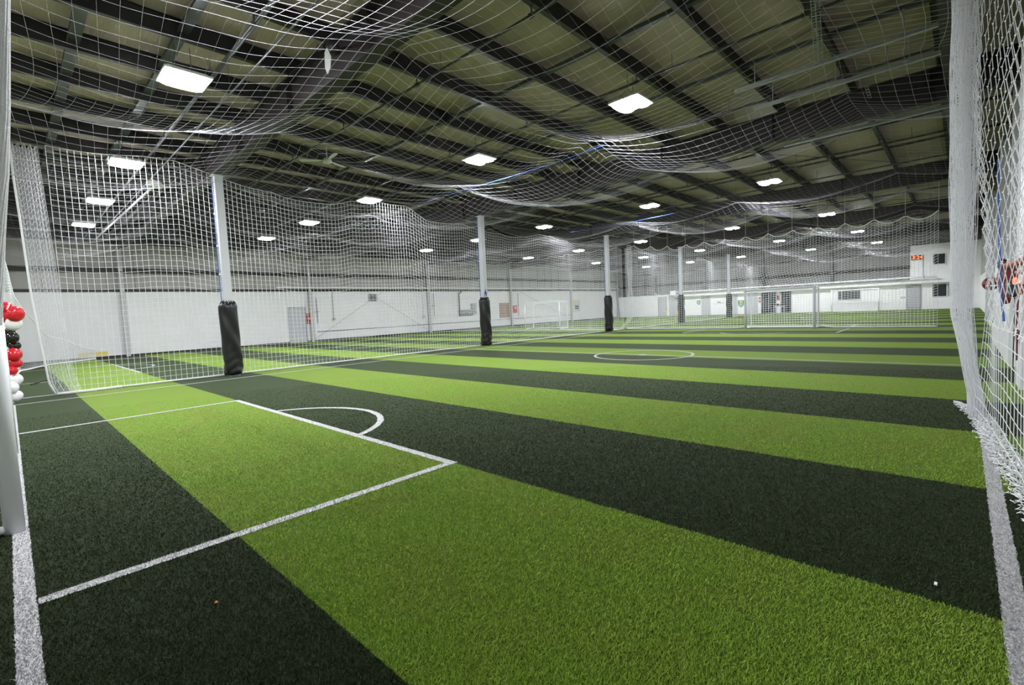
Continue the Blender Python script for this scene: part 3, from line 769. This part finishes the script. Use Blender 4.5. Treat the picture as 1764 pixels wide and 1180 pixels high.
goal('goal', 28.0, 21.6, 25.0, 2.10, 1.0, 1, 'white goal seen through the side net, near the long left wall', tr=.045, nr=.0045)
goal('goal', 53.2, 5.4, 8.9, 2.05, .9, 1, 'faint white goal frame far away against the white end wall', tr=.05, nr=.004)

# ================================================================== NEAR TOUCHLINE NET (right)
t = thing('touchline_net', (7.5, -.1, 0), 'close white knotted net gathered into a thick hanging column by the touchline', 'net')
# gathered column: many pleats
zz = np.concatenate([np.linspace(0.02, .5, 9), np.linspace(.62, 5.9, 46)])
npl = 52; P = np.zeros((npl, len(zz), 3))
yo = np.interp(zz, [0, .3, .6, 1.2, 2.2, 3.6, 5.9], [-.07, -.06, .0, .10, .125, .135, .145])     # outline on the pitch side
wd_ = np.interp(zz, [0, .6, 1.2, 3, 5.9], [.10, .14, .20, .26, .26])
for i in range(npl):
    f_ = i/(npl-1)
    ph = (i*0.377) % 1.0
    P[i, :, 0] = 7.75 + .75*f_ + .03*np.sin(zz*2+i)
    P[i, :, 1] = yo - wd_*(abs(2*ph-1)) + .008*np.sin(zz*5+i*1.7)
    P[i, :, 2] = zz
zg = []
for i in range(npl-1):
    q = P[i].copy(); q[1::2] = P[i+1][1::2]; zg.append(q)
V1, Q1 = strands([P[i] for i in range(npl)] + zg, .0036)
fast_mesh('gathered_column', V1, Q1, 'twine_near', t)
# folded outer edge of the gathered net: many strands lying close together
fe = []
for i in range(15):
    for sg in (-1, 1):
        ph = 2*math.pi*i/15 + sg*zz*1.3 + .15*np.sin(zz*2.1)
        fe.append(np.stack([7.72 + .10*np.cos(ph), yo-.075 + (.062+.010*np.sin(zz*3.3+.3*i))*np.sin(ph), np.maximum(zz, .012)], 1))
V1, Q1 = strands(fe, .0030); fast_mesh('folded_edge', V1, Q1, 'twine_near', t)
# loose diamonds between the column and the camera
nz_ = 25; nu = 15
def loose(u, z):     # u 0..1 from the column towards the camera
    x = 7.75 - 4.0*u - .25*u*math.sin(z*1.3)
    y = -.13 - .30*u - .030*math.sin(u*11+z*.9)*(.5+.5*min(z/2, 1)) - .05*math.sin(z*1.1+u*4)
    if z < 1.2: y += .05*(1-z/1.2)
    return (x, y, z)
lines = []; kn = []
z0_, z1_ = 1.15, 5.9
for fam in (0, 1):
    for i in range(-nz_, nu+nz_):
        pl = []
        for j in range(nz_+1):
            k = i + (j if (j % 2 == fam) else 0)*0
            uu = (i + .5*((j+fam) % 2))/nu + .006*math.sin(i*1.3+j*.7)
            if 0 <= uu <= 1.0:
                z = z0_+(z1_-z0_)*j/nz_; q = loose(uu, z); q = (q[0], q[1]+.026*(1 if (j+fam) % 2 else -1), q[2]); pl.append(q); kn.append(q)
            else:
                if len(pl) > 1: lines.append(np.array(pl))
                pl = []
        if len(pl) > 1: lines.append(np.array(pl))
V1, Q1 = strands(lines, .0032)
fast_mesh('netting', V1, Q1, 'twine_near', t)
V1, Q1 = knots([k for k in kn if k[0] < 7.0], .0085); tag(fast_mesh('knots', V1, Q1, 'twine_near', t), kind='stuff')
# lower part: square meshes sagging to the hem on the turf
nu2, nv2 = 26, 9; G = np.zeros((nu2+1, nv2+1, 3))
for i in range(nu2+1):
    u = i/nu2
    for j in range(nv2+1):
        v = j/nv2; z = 1.15*v - .12*math.sin(u*7.5)**2*v*(1-v)*2.2
        q = loose(u, max(z, 0)); G[i, j] = (q[0], q[1]-.02*(1-v), max(z, .012))
net('lower_netting', G, .0034, 'twine_near', t)
# skirt lying on the turf
skl = []
def hemline(u): return np.interp(u, [0, .2, .45, .75, 1.0], [8.65, 7.7, 6.6, 5.3, 3.8]), np.interp(u, [0, .2, .45, .75, 1.0], [.06, -.10, -.17, -.28, -.36])
for row in range(9):
    pl = []
    for i in range(110):
        u = i/109; hx, hy = hemline(u); w = (.17 if u > .15 else .05+.12*u/.15)
        jx = .03*math.sin(i*1.9+row*2.3); jy = .018*math.sin(i*2.6+row*1.1)+.012*rng.normal()
        pl.append((hx+jx, hy - w*row/8 + jy, .010+.016*abs(math.sin(i*1.3+row))))
    skl.append(np.array(pl))
G = np.stack(skl, 1)
net('skirt', G, .0034, 'twine_near', t)
lp = []
for i in range(2, 107):
    c0 = G[i, 0]; rd = .010+.008*rng.random(); an = rng.uniform(0, 6.28)
    lp.append(np.array([c0+[rd*1.6*math.cos(an+q), rd*(1+math.sin(q)), .003+.004*math.sin(q*2)] for q in np.linspace(-1.6, 3.6, 7)]))
V1, Q1 = strands(lp, .0030); so = fast_mesh('skirt_loop', V1, Q1, 'twine_near', t); tag(so, kind='stuff')

# gathered net hanging beside the left edge of the photo
t = thing('gathered_net', (0, 3.2, 0), 'thick gathered white net edge running up the left margin above the goal', 'net')
pts = [(-.016, 3.95, 1.55), (.012, 3.95, 1.81), (.047, 3.95, 2.14), (.079, 3.95, 2.4), (.11, 3.95, 2.73), (.162, 3.95, 3.39), (.25, 3.95, 4.4), (.36, 3.95, 5.7)]
bb = []
for k in range(14):
    a = 2*math.pi*k/14
    bb.append(np.array([(p[0]-.035+.028*math.cos(a+q*.4), p[1]+.028*math.sin(a+q*.4), p[2]) for q, p in enumerate(pts)]))
V1, Q1 = strands(bb, .009, 6); fast_mesh('folded_netting', V1, Q1, 'hem', t)
b = MB(); b.tube([(p[0]-.035, p[1], p[2]) for p in pts], .026, 10); build('rope_core', b, 'hem', t, smooth=True)

# ================================================================== BALLOON COLUMN
t = thing('balloon_column', (.05, 14.6, 0), 'column of red, white and black balloons beside the near goal post', 'balloons')
def px_dir(x, y):
    v = fw*F_PX + r2*(x-882) + d2*(y-590); return v
def balloon(px, py, hw, hh, m, ydist, tilt=0.0):
    v = px_dir(px, py); k = ydist/v.y; c = Vector((0, 0, EYE)) + v*k; dep = F_PX*k
    rx, rz = hw*dep/F_PX, hh*dep/F_PX
    b = MB(); prof = []
    for i in range(15):
        a = math.pi*i/14; prof.append((max(math.sin(a), .02)*(1+.06*math.cos(a)), -math.cos(a)*(1.0 if math.cos(a) < 0 else 1.12)))
    b.lathe(prof, 24); b.lathe([(.02, 1.10), (.10, 1.20), (.08, 1.22)], 10)
    ax = Vector((math.cos(tilt), 0, math.sin(tilt)))
    mm = Matrix.Rotation(tilt, 3, 'Y') @ Matrix.Diagonal((rx, (rx+rz)/2, rz)) if abs(tilt) < .01 else Matrix.Rotation(tilt, 3, Vector((rt.x, rt.y, 0)).cross(Vector((0, 0, 1)))) @ Matrix.Diagonal((rz, rz, rx))
    b.v = [tuple(mm @ Vector(p) + c) for p in b.v]
    build('balloon', b, m, t, smooth=True)
BL = [(10, 529, 9, 9, 'bal_red', 14.75), (26, 541, 9, 13.5, 'bal_red', 14.5, 1), (23, 557.5, 8.5, 12.5, 'bal_white', 14.6, 1), (8, 545, 10, 10, 'bal_red', 14.8), (17, 571, 7, 7, 'bal_black', 14.8),
      (21, 581, 9, 10, 'bal_black', 14.5), (25, 595, 8.5, 7.5, 'bal_black', 14.6), (8, 588, 9, 9, 'bal_black', 14.8), (23.5, 610, 11, 10.5, 'bal_red', 14.5), (26, 625, 9.5, 8, 'bal_red', 14.6), (8, 618, 10, 10, 'bal_red', 14.8),
      (21, 638, 7.5, 7, 'bal_red', 14.5), (27, 653, 9.5, 9.5, 'bal_white', 14.6), (8, 648, 9, 9, 'bal_red', 14.8), (20, 667, 9.5, 9.5, 'bal_white', 14.5), (27, 681, 9.5, 9, 'bal_white', 14.6), (9, 674, 10, 10, 'bal_white', 14.8)]
for q in BL:
    balloon(q[0], q[1], q[2], q[3], q[4], q[5], 1.35 if len(q) > 6 else 0.0)
b = MB(); b.tube([(-.15, 14.75, .02), (-.15, 14.75, 2.1)], .012, 6); b.lathe([(.14, 0), (.14, .03), (.02, .04)], 16, (-.15, 14.75, 0)); build('stand', b, 'galv', t)
b = MB(); v = px_dir(12, 533); p0 = Vector((0, 0, EYE))+v*(14.4/v.y); v = px_dir(18, 521); p1 = Vector((0, 0, EYE))+v*(14.4/v.y); b.tube([p0, p1], .012, 5); build('ribbon', b, 'bal_white', t)

# ================================================================== LEFT WALL FITTINGS
YW = YLEFT-.06
def wbox(u0, u1, d0, d1, z0, z1): b = MB(); b.box(u0, u1, YW-d1, YW-d0, z0, z1); return b
t = thing('extinguisher_cabinet', (14.4, YW, 1.3), 'red fire equipment cabinet beside the grey door on the left wall', 'fire cabinet')
build('box', wbox(14.24, 14.58, .001, .12, 1.27, 1.98), 'red', t)
build('notice', wbox(14.36, 14.50, .121, .124, 1.52, 1.70), 'gold', t); build('window', wbox(14.36, 14.5, .121, .124, 1.33, 1.5), 'ink', t)
t = thing('notice_board', (35, YW, 1), 'brown plywood notice board left of the third padded post', 'board')
build('board', wbox(33.2, 34.6, .001, .05, .86, 2.32), 'wood', t)
t = thing('extinguisher_cabinet', (36.5, YW, 1.3), 'small red fire cabinet beside the brown board', 'fire cabinet')
build('box', wbox(35.1, 35.58, .001, .14, 1.28, 2.02), 'red', t); build('notice', wbox(35.22, 35.46, .141, .144, 1.7, 1.9), 'paper', t)
t = thing('notice_board', (47.7, YW, 1), 'pale poster board with yellow patch, just left of the third padded post', 'board')
build('board', wbox(45.2, 46.7, .001, .05, 1.05, 2.45), 'paper', t); build('poster', wbox(45.35, 45.9, .051, .055, 1.9, 2.35), 'gold', t); build('poster', wbox(45.7, 46.4, .051, .055, 1.35, 1.85), 'ink', t)
t = thing('gas_meter', (28.8, YW, 1), 'row of grey gas meters and pipework left of the second padded post', 'meter')
for k in range(5):
    b = MB(); x = 28.0+.28*k; b.box(x, x+.2, YW-.25, YW-.02, 1.42, 1.82); b.lathe([(.07, -.01), (.07, .01)], 14, (x+.1, YW-.26, 1.68), 'y'); build('meter', b, 'meter', t)
b = MB(); b.tube([(27.9, YW-.12, 1.3), (29.5, YW-.12, 1.3), (29.5, YW-.12, 1.9)], .035, 8)
for k in range(5): b.tube([(28.1+.28*k, YW-.12, 1.3), (28.1+.28*k, YW-.12, 1.42)], .02, 6)
b.tube([(28.0, YW-.12, 1.3), (28.0, YW-.12, 3.2), (28.25, YW-.12, 3.4), (28.25, YW-.2, 3.55)], .05, 8); build('pipework', b, 'pipe_dark', t)
b = wbox(29.42, 29.95, .001, .22, 1.42, 2.36); build('cabinet', b, 'meter', t)
t = thing('vent_grille', (19.4, YW, 2.9), 'small dark square vent high on the left wall between posts', 'vent')
f = wbox(19.06, 19.78, .001, .05, 2.72, 3.28); build('frame', f, 'frame_grey', t)
b = MB()
for k in range(6): b.box(19.12, 19.72, YW-.07, YW-.045, 2.78+.08*k, 2.82+.08*k)
build('louvre', b, 'black', t)
t = thing('gas_pipe', (30, 32.4, 3.7), 'long white pipe with yellow bands high along the left wall', 'pipe')
b = MB(); b.tube([(12.2, 32.45, 3.72), (54.9, 32.45, 3.72)], .05, 10); build('pipe', b, 'pipe_white', t)
for x in (20.6, 24.6, 28.6, 34, 40):
    b = MB(); b.tube([(x, 32.45, 3.72), (x+.22, 32.45, 3.72)], .056, 10); build('yellow_band', b, 'yellow', t)
b = MB()
for x in np.arange(13, 54, 3.2): b.box(x-.02, x+.02, 32.4, YLEFT-.01, 3.64, 3.67)
build('bracket', b, 'galv', t)
t = thing('dado_pipe', (34, YW, .7), 'thin horizontal conduit low on the left wall', 'conduit')
b = MB(); b.tube([(14.95, YW-.03, .66), (44.8, YW-.03, .74)], .02, 6); build('pipe', b, 'band', t)
for i, (x, z0, z1, lb) in enumerate([(16.2, 1.45, 3.45, 'cord with a loop hanging down the wall past the grey door'), (24.1, 1.3, 3.4, 'thin hanging cord left of the second wall column past the vent'), (15.0, 1.1, 3.0, 'dark vertical valve pipe right of the red cabinet'), (25.2, 1.2, 3.3, 'dark vertical conduit on the wall column past the vent'), (35.9, .8, 3.3, 'slim grey conduit right of the brown board')]):
    b = MB(); b.tube([(x, YW-.05, z1), (x, YW-.05, z0+.15)], .016 if i in (0, 1) else .028, 6); b.lathe([(.09, 0), (.07, .12), (.02, .18)], 10, (x, YW-.1, z0)) if i < 2 else b.box(x-.12, x+.12, YW-.12, YW-.03, (z0+z1)/2, (z0+z1)/2+.06)
    tag(build('wall_cable' if i < 2 else 'wall_conduit', b, 'frame_grey'), lb, 'cord' if i < 2 else 'conduit')
for i, (p0, p1) in enumerate([((14.7, .2), (24.4, 5.9)), ((14.7, 5.9), (24.4, .2)), ((45.0, .2), (36.0, 3.4))]):
    b = MB(); b.tube([(p0[0], YW-.215, p0[1]), (p1[0], YW-.215, p1[1])], .014, 5)
    tag(build('brace_cable', b, 'frame_grey'), ['diagonal brace cable rising along the left wall past the door', 'diagonal brace cable falling along the left wall past the vent', 'short diagonal cable on the left wall beside the pale poster board'][i], 'cable', 'brace cables on the left wall')
for i, (x, z, m_, lb) in enumerate([(1.6, .25, 'yellow', 'faint orange mark low on the left wall near the first column')]):
    b = wbox(2.4, 3.6, .001, .006, .12, .34); tag(build('wall_stain', b, 'gold'), lb, 'mark')
t = thing('strap', (.6, 20.4, 0), 'thin dark strap lying on the turf by the balloons', 'strap')
b = MB(); b.tube([(.35, 19.4, .02), (.55, 20.2, .03), (.95, 20.6, .02)], .02, 6); build('strap', b, 'black', t)

# ================================================================== FAR WALL FITTINGS
XW = XFAR-.08
def fbox(y0, y1, d0, d1, z0, z1): b = MB(); b.box(XW-d1, XW-d0, y0, y1, z0, z1); return b
# clock with lit digits
t = thing('digital_clock', (XW, 2.94, 4.5), 'digital clock with lit orange digits 3:24 on the upper white wall', 'clock')
build('case', fbox(2.53, 3.33, .001, .08, 4.34, 4.74), 'black', t)
tx = bpy.data.curves.new('digits', 'FONT'); tx.body = '3:24'; tx.size = .42; tx.extrude = .004; tx.align_x = 'CENTER'; tx.align_y = 'CENTER'; tx.space_character = 1.02
to = bpy.data.objects.new('digits', tx); COL.objects.link(to); bpy.context.view_layer.update(); dg = bpy.context.evaluated_depsgraph_get(); me_ = bpy.data.meshes.new_from_object(to.evaluated_get(dg)); bpy.data.objects.remove(to); me_.materials.clear(); me_.materials.append(M['led']); to = bpy.data.objects.new('digits', me_); COL.objects.link(to); to.parent = t
to.matrix_parent_inverse = Matrix.Identity(4); to.matrix_basis = Matrix.Translation(-t.location) @ Matrix(((0, 0, -1, XW-.086), (-1, 0, 0, 2.90), (0, 1, 0, 4.54), (0, 0, 0, 1)))
b = MB(); b.box(XW-.02, XW-.004, 2.48, 2.51, 2.72, 4.7); tag(build('wall_conduit', b, 'band'), 'thin vertical conduit on the upper white wall right of the clock', 'conduit')
# long white pipe with brackets
t = thing('heater_tube', (XW-.7, 13, 2.8), 'long white tube with brackets along the far end wall', 'tube')
b = MB(); b.tube([(XW-.75, 1.6, 2.80), (XW-.75, 24.6, 2.80)], .085, 14); build('tube', b, 'pipe_white', t)
b = MB(); b.box(XW-.80, XW-.70, 24.6, 25.3, 2.5, 3.0); build('burner_box', b, 'pipe_white', t)
for y in np.arange(2.4, 24.6, 2.0):
    b = MB(); b.box(XW-.86, XW-.64, y-.03, y+.03, 2.68, 2.92); b.box(XW-.64, XW-.48, y-.02, y+.02, 2.66, 2.70); b.tube([(XW-.75, y, 2.9), (XW-.75, y, 3.4)], .008, 5); build('bracket', b, 'galv', t)
# badges, text, fixtures
t = thing('wall_badge', (XW, 22.2, 1.2), 'small dark shield badge on the white wall beside the grey shutter', 'badge')
b = MB(); b.poly([(XW-.002, 22.0, 1.72), (XW-.002, 22.42, 1.72), (XW-.002, 22.42, 1.38), (XW-.002, 22.21, 1.18), (XW-.002, 22.0, 1.38)], (-.01, 0, 0)); build('shield', b, 'ink', t)
b = MB(); b.box(XW-.016, XW-.0121, 22.12, 22.30, 1.38, 1.62); build('emblem', b, 'paper', t)
t = thing('wall_badge', (XW, 17.6, 1.1), 'green and gold shield badge on the white wall behind the goal post', 'badge')
b = MB(); b.poly([(XW-.002, 17.25, 1.5), (XW-.002, 17.9, 1.5), (XW-.002, 17.9, 1.0), (XW-.002, 17.58, .72), (XW-.002, 17.25, 1.0)], (-.012, 0, 0)); build('shield', b, 'green', t)
b = MB(); b.box(XW-.019, XW-.0141, 17.42, 17.74, 1.2, 1.42); build('emblem', b, 'gold', t)
b = MB(); b.box(XW-.019, XW-.0141, 17.3, 17.85, 1.0, 1.08); build('band', b, 'paper', t)
t = thing('wall_lettering', (XW, 20, 1.2), 'blue and grey lettering marks on the white far wall', 'lettering')
for y0, y1, z0, z1, m_ in ((19.95, 20.12, 1.32, 1.52, 'bluegrey'), (19.75, 19.92, 1.30, 1.46, 'ink'), (19.4, 19.72, 1.27, 1.31, 'ink'), (19.38, 19.44, 1.42, 1.48, 'bluegrey'), (20.4, 20.5, 1.2, 1.26, 'ink'), (19.95, 20.3, 1.24, 1.27, 'bluegrey')):
    build('mark', fbox(y0, y1, .001, .006, z0, z1), m_, t)
for i, (y0, y1, z0, z1, lb, m1, m2) in enumerate([(15.56, 15.82, 1.17, 1.80, 'pale red notice left of the dark glazed entrance', 'paper', 'red'), (13.78, 14.02, 1.33, 1.88, 'red fire extinguisher box right of the dark entrance', 'red', 'dark_red')]):
    t = thing('fire_notice', (XW, (y0+y1)/2, z0), lb, 'sign'); build('board', fbox(y0, y1, .001, .06, z0, z1), m1, t)
    build('red_patch', fbox(y0+.04, y1-.04, .061, .066, z0+.06, z0+.22), m2, t); build('red_patch', fbox(y0+.04, y1-.04, .061, .066, z1-.24, z1-.08), m2, t)
t = thing('side_table', (XW-1.2, 13.45, 0), 'white table with dark bags on it beside the dark entrance', 'table')
b = MB(); b.box(XW-1.5, XW-.9, 13.02, 13.9, .70, .75); build('tabletop', b, 'pipe_white', t)
for x in (XW-1.45, XW-.95):
    for y in (13.07, 13.85): b = MB(); b.tube([(x, y, 0), (x, y, .70)], .02, 6); build('leg', b, 'galv', t)
for i, (y, w, h_, lb) in enumerate([(13.22, .22, .38, 'taller black bag on the white table'), (13.68, .20, .24, 'low black bag on the white table, left one')]):
    b = MB(); b.lathe([(w*.8, 0), (w, .08), (w*.85, h_*.7), (w*.3, h_)], 14, (XW-1.2, y, .752)); tag(build('bag', b, 'black', smooth=True), lb, 'bag')
b = MB(); b.tube([(XW-.9, 14.6, 0.03), (XW-1.1, 14.4, .9), (XW-1.0, 14.8, 1.0)], .03, 6); b.lathe([(.2, 0), (.22, .5), (.15, 1.2), (.1, 1.5)], 12, (XW-.8, 15.1, 0))
tag(build('coat_stand', b, 'black', smooth=True), 'dark bundled coat stand in front of the glazed entrance', 'stand')
for i, (y, lb) in enumerate([(24.6, 'yellow bollard at the right side of the grey roller shutter'), (25.95, 'yellow bollard at the left side of the grey roller shutter')]):
    b = MB(); b.lathe([(.09, 0), (.09, .62), (.06, .68), (.02, .70)], 14, (XW-.6, y, 0)); tag(build('bollard', b, 'yellow', smooth=True), lb, 'bollard')
t = thing('light_switch', (XW, 3.86, 1.0), 'row of small grey switches left of the far grey door', 'switch')
for k in range(3): build('switch_plate', fbox(3.72+.11*k, 3.79+.11*k, .001, .02, 1.02, 1.16), 'frame_grey', t)
# basketball left by the fifth post
b = MB(); b.lathe([(.12*math.sin(math.pi*i/12)+.001, -.12*math.cos(math.pi*i/12)) for i in range(13)], 18, (44.2, 14.1, .13)); tag(build('ball', b, 'orange', smooth=True), 'small orange ball on the turf beside the fifth padded post', 'ball')
b = MB(); b.box(XW-1.2, XW-1.15, 26.9, 27.0, 2.4, 2.9); b.box(XW-1.16, XW, 26.92, 26.98, 2.6, 2.66); tag(build('box_lamp', b, 'housing'), 'small white box lamp on a bracket in the far left corner', 'lamp')
b = MB(); b.tube([(46.0, 27.2, 0.02), (46.0, 27.35, 2.0), (46.0, 27.5, 3.4)], .05, 8); tag(build('pole', b, 'ink'), 'slim dark leaning pole near the far left corner', 'pole')
# vertical wall pipes far left
# ================================================================== RIGHT WALL FITTINGS
YR = YRIGHT+.04
t = thing('wall_panel', (13.5, -.62, 0), 'white boarded panel behind the touchline net', 'panel')
b = MB(); b.box(13.2, 19.5, -.72, -.66, .0, 1.45); build('board', b, 'pipe_white', t)
t = thing('wall_column', (10.3, -.66, 0), 'white boxed column with drill holes behind the touchline net', 'column')
b = MB(); b.box(10.1, 10.75, -.80, -.625, 0, 5.7); build('casing', b, 'pipe_white', t, bevel=.01)
for k, z in enumerate((2.35, 3.2, 3.95)):
    b = MB(); b.lathe([(.03, 0), (.03, .01)], 8, (10.3, -.62, z), 'y'); build('bolt_hole', b, 'black', t)
t = thing('fire_riser', (11.6, -.8, 0), 'dark red sprinkler riser valve with gauges behind the touchline net', 'valve')
b = MB(); b.tube([(13.0, -.78, .02), (13.0, -.78, 5.9)], .055, 12); build('riser_pipe', b, 'pipe_white', t)
b = MB(); b.lathe([(.07, -.30), (.13, -.27), (.13, -.21), (.09, -.18), (.15, -.06), (.15, .08), (.09, .18), (.13, .21), (.13, .27), (.07, .30)], 18, (12.9, -.62, 1.70)); build('valve_body', b, 'dark_red', t, smooth=True)
b = MB(); b.tube([(13.5, -.40, 1.60), (13.45, -.42, 1.61), (13.44, -.42, 1.61), (13.0, -.60, 1.66)], [.13, .13, .08, .08], 14); build('valve_outlet', b, 'dark_red', t, smooth=True)
b = MB(); b.tube([(12.9, -.60, 1.52), (12.6, -.58, 1.36), (12.4, -.58, 1.28)], .07, 10); build('valve_outlet', b, 'dark_red', t)
b = MB(); b.tube([(12.4, -.62, 1.62), (11.8, -.63, 1.46), (11.5, -.62, 1.38)], [.05, .09, .04], 10); build('hand_lever', b, 'black', t)
b = MB(); b.tube([(13.9, -.55, 1.96), (13.3, -.56, 2.02)], .06, 10); build('valve_cap', b, 'black', t)
b = MB(); b.tube([(13.4, -.59, 1.93), (8.0, -.58, 1.83)], .05, 12); build('cross_pipe', b, 'orange_red', t, smooth=True)
b = MB(); b.tube([(10.0, -.57, 1.72), (8.0, -.57, 1.68)], .03, 12); build('cross_pipe', b, 'orange_red', t, smooth=True)
b = MB(); b.lathe([(.012, 0), (.05, .015), (.05, .04), (.03, .06)], 14, (10.0, -.585, 1.60), 'y'); build('pilot_lamp', b, 'led_red', t)
b = MB(); b.box(9.88, 10.08, -.66, -.59, 1.40, 1.56); build('pilot_box', b, 'orange_red', t)
for k, (x, z) in enumerate(((14.3, 1.42), (14.0, 1.25), (14.8, 1.35))):
    b = MB(); b.lathe([(.055, 0), (.06, .02), (.05, .035)], 14, (x, -.66, z), 'y'); b.tube([(x, -.66, z), (x, -.8, z+.05)], .015, 6); build('gauge', b, 'ink', t)
t = thing('hand_wheel', (10.3, -.6, .8), 'small dark red hand wheel with hanging cord on the white column', 'wheel')
b = MB(); b.tube([(10.3+.14*math.cos(a), -.60, .78+.09*math.sin(a)) for a in np.linspace(0, 2*math.pi, 25)[:-1]], .018, 8, closed=True); build('rim', b, 'dark_red', t)
b = MB(); b.lathe([(.07, 0), (.07, .02)], 16, (10.3, -.61, .78), 'y'); build('hub', b, 'pipe_white', t)
b = MB(); b.tube([(10.35, -.6, .9), (10.3, -.6, 1.2), (10.33, -.61, 1.45)], .012, 6); b.tube([(10.32, -.6, .7), (10.28, -.6, .5), (10.33, -.6, .42)], .014, 6); build('cord', b, 'dark_red', t)
t = thing('blue_pull_rope', (13, -.6, 1), 'blue rope hanging behind the touchline net', 'rope')
b = MB(); b.tube([(12.9, -.46, 3.9), (12.7, -.47, 3.0), (12.4, -.48, 2.2), (12.0, -.49, 1.5), (11.6, -.52, .95)], .017, 6); build('rope', b, 'blue', t)
t = thing('grey_cabinet', (9, -.8, 0), 'tall grey cabinet front at the right margin behind the net', 'cabinet')
b = MB(); b.box(8.2, 9.4, -1.04, -.68, 0, 2.05); build('body', b, 'frame_grey', t, bevel=.01)
b = MB(); b.box(8.25, 9.35, -.68, -.665, .05, 1.98); build('cabinet_door', b, 'door_grey', t)
b = MB(); b.box(9.1, 9.2, -.665, -.64, .9, 1.1); build('handle', b, 'galv', t)
for i, x in enumerate((15.8, 20.9, 31.0)):
    b = MB(); b.box(x-.15, x+.15, -1.05, -.78, 0, 5.9); struct('wall_column', b, 'post_white')

# blue ropes under the roof
for i, (x, y0, y1, lb) in enumerate([(10.3, 6.4, 13.5, 'blue rope slung under the ceiling net between the lamps of the second row'), (20.3, 9.0, 14.8, 'second blue rope under the ceiling net, farther away')]):
    pts = [(x+.05*math.sin(y), y, 5.42-.06*math.sin((y-y0)/(y1-y0)*math.pi)) for y in np.linspace(y0, y1, 12)]
    b = MB(); b.tube(pts, .008, 6); tag(build('blue_rope', b, 'blue', smooth=True), lb, 'rope')

# small litter on the turf
b = MB(); b.box(3.123, 3.151, 0.074, 0.086, .014, .02); tag(build('paper_scrap', b, 'bal_white'), 'tiny white scrap on the dark stripe near the touchline', 'scrap')
b = MB(); b.lathe([(.004, 0), (.008, .006), (.004, .012)], 8, (0.651, 2.883, .012)); tag(build('plastic_bit', b, 'orange'), 'tiny orange bit on the dark stripe in the near corner', 'scrap')
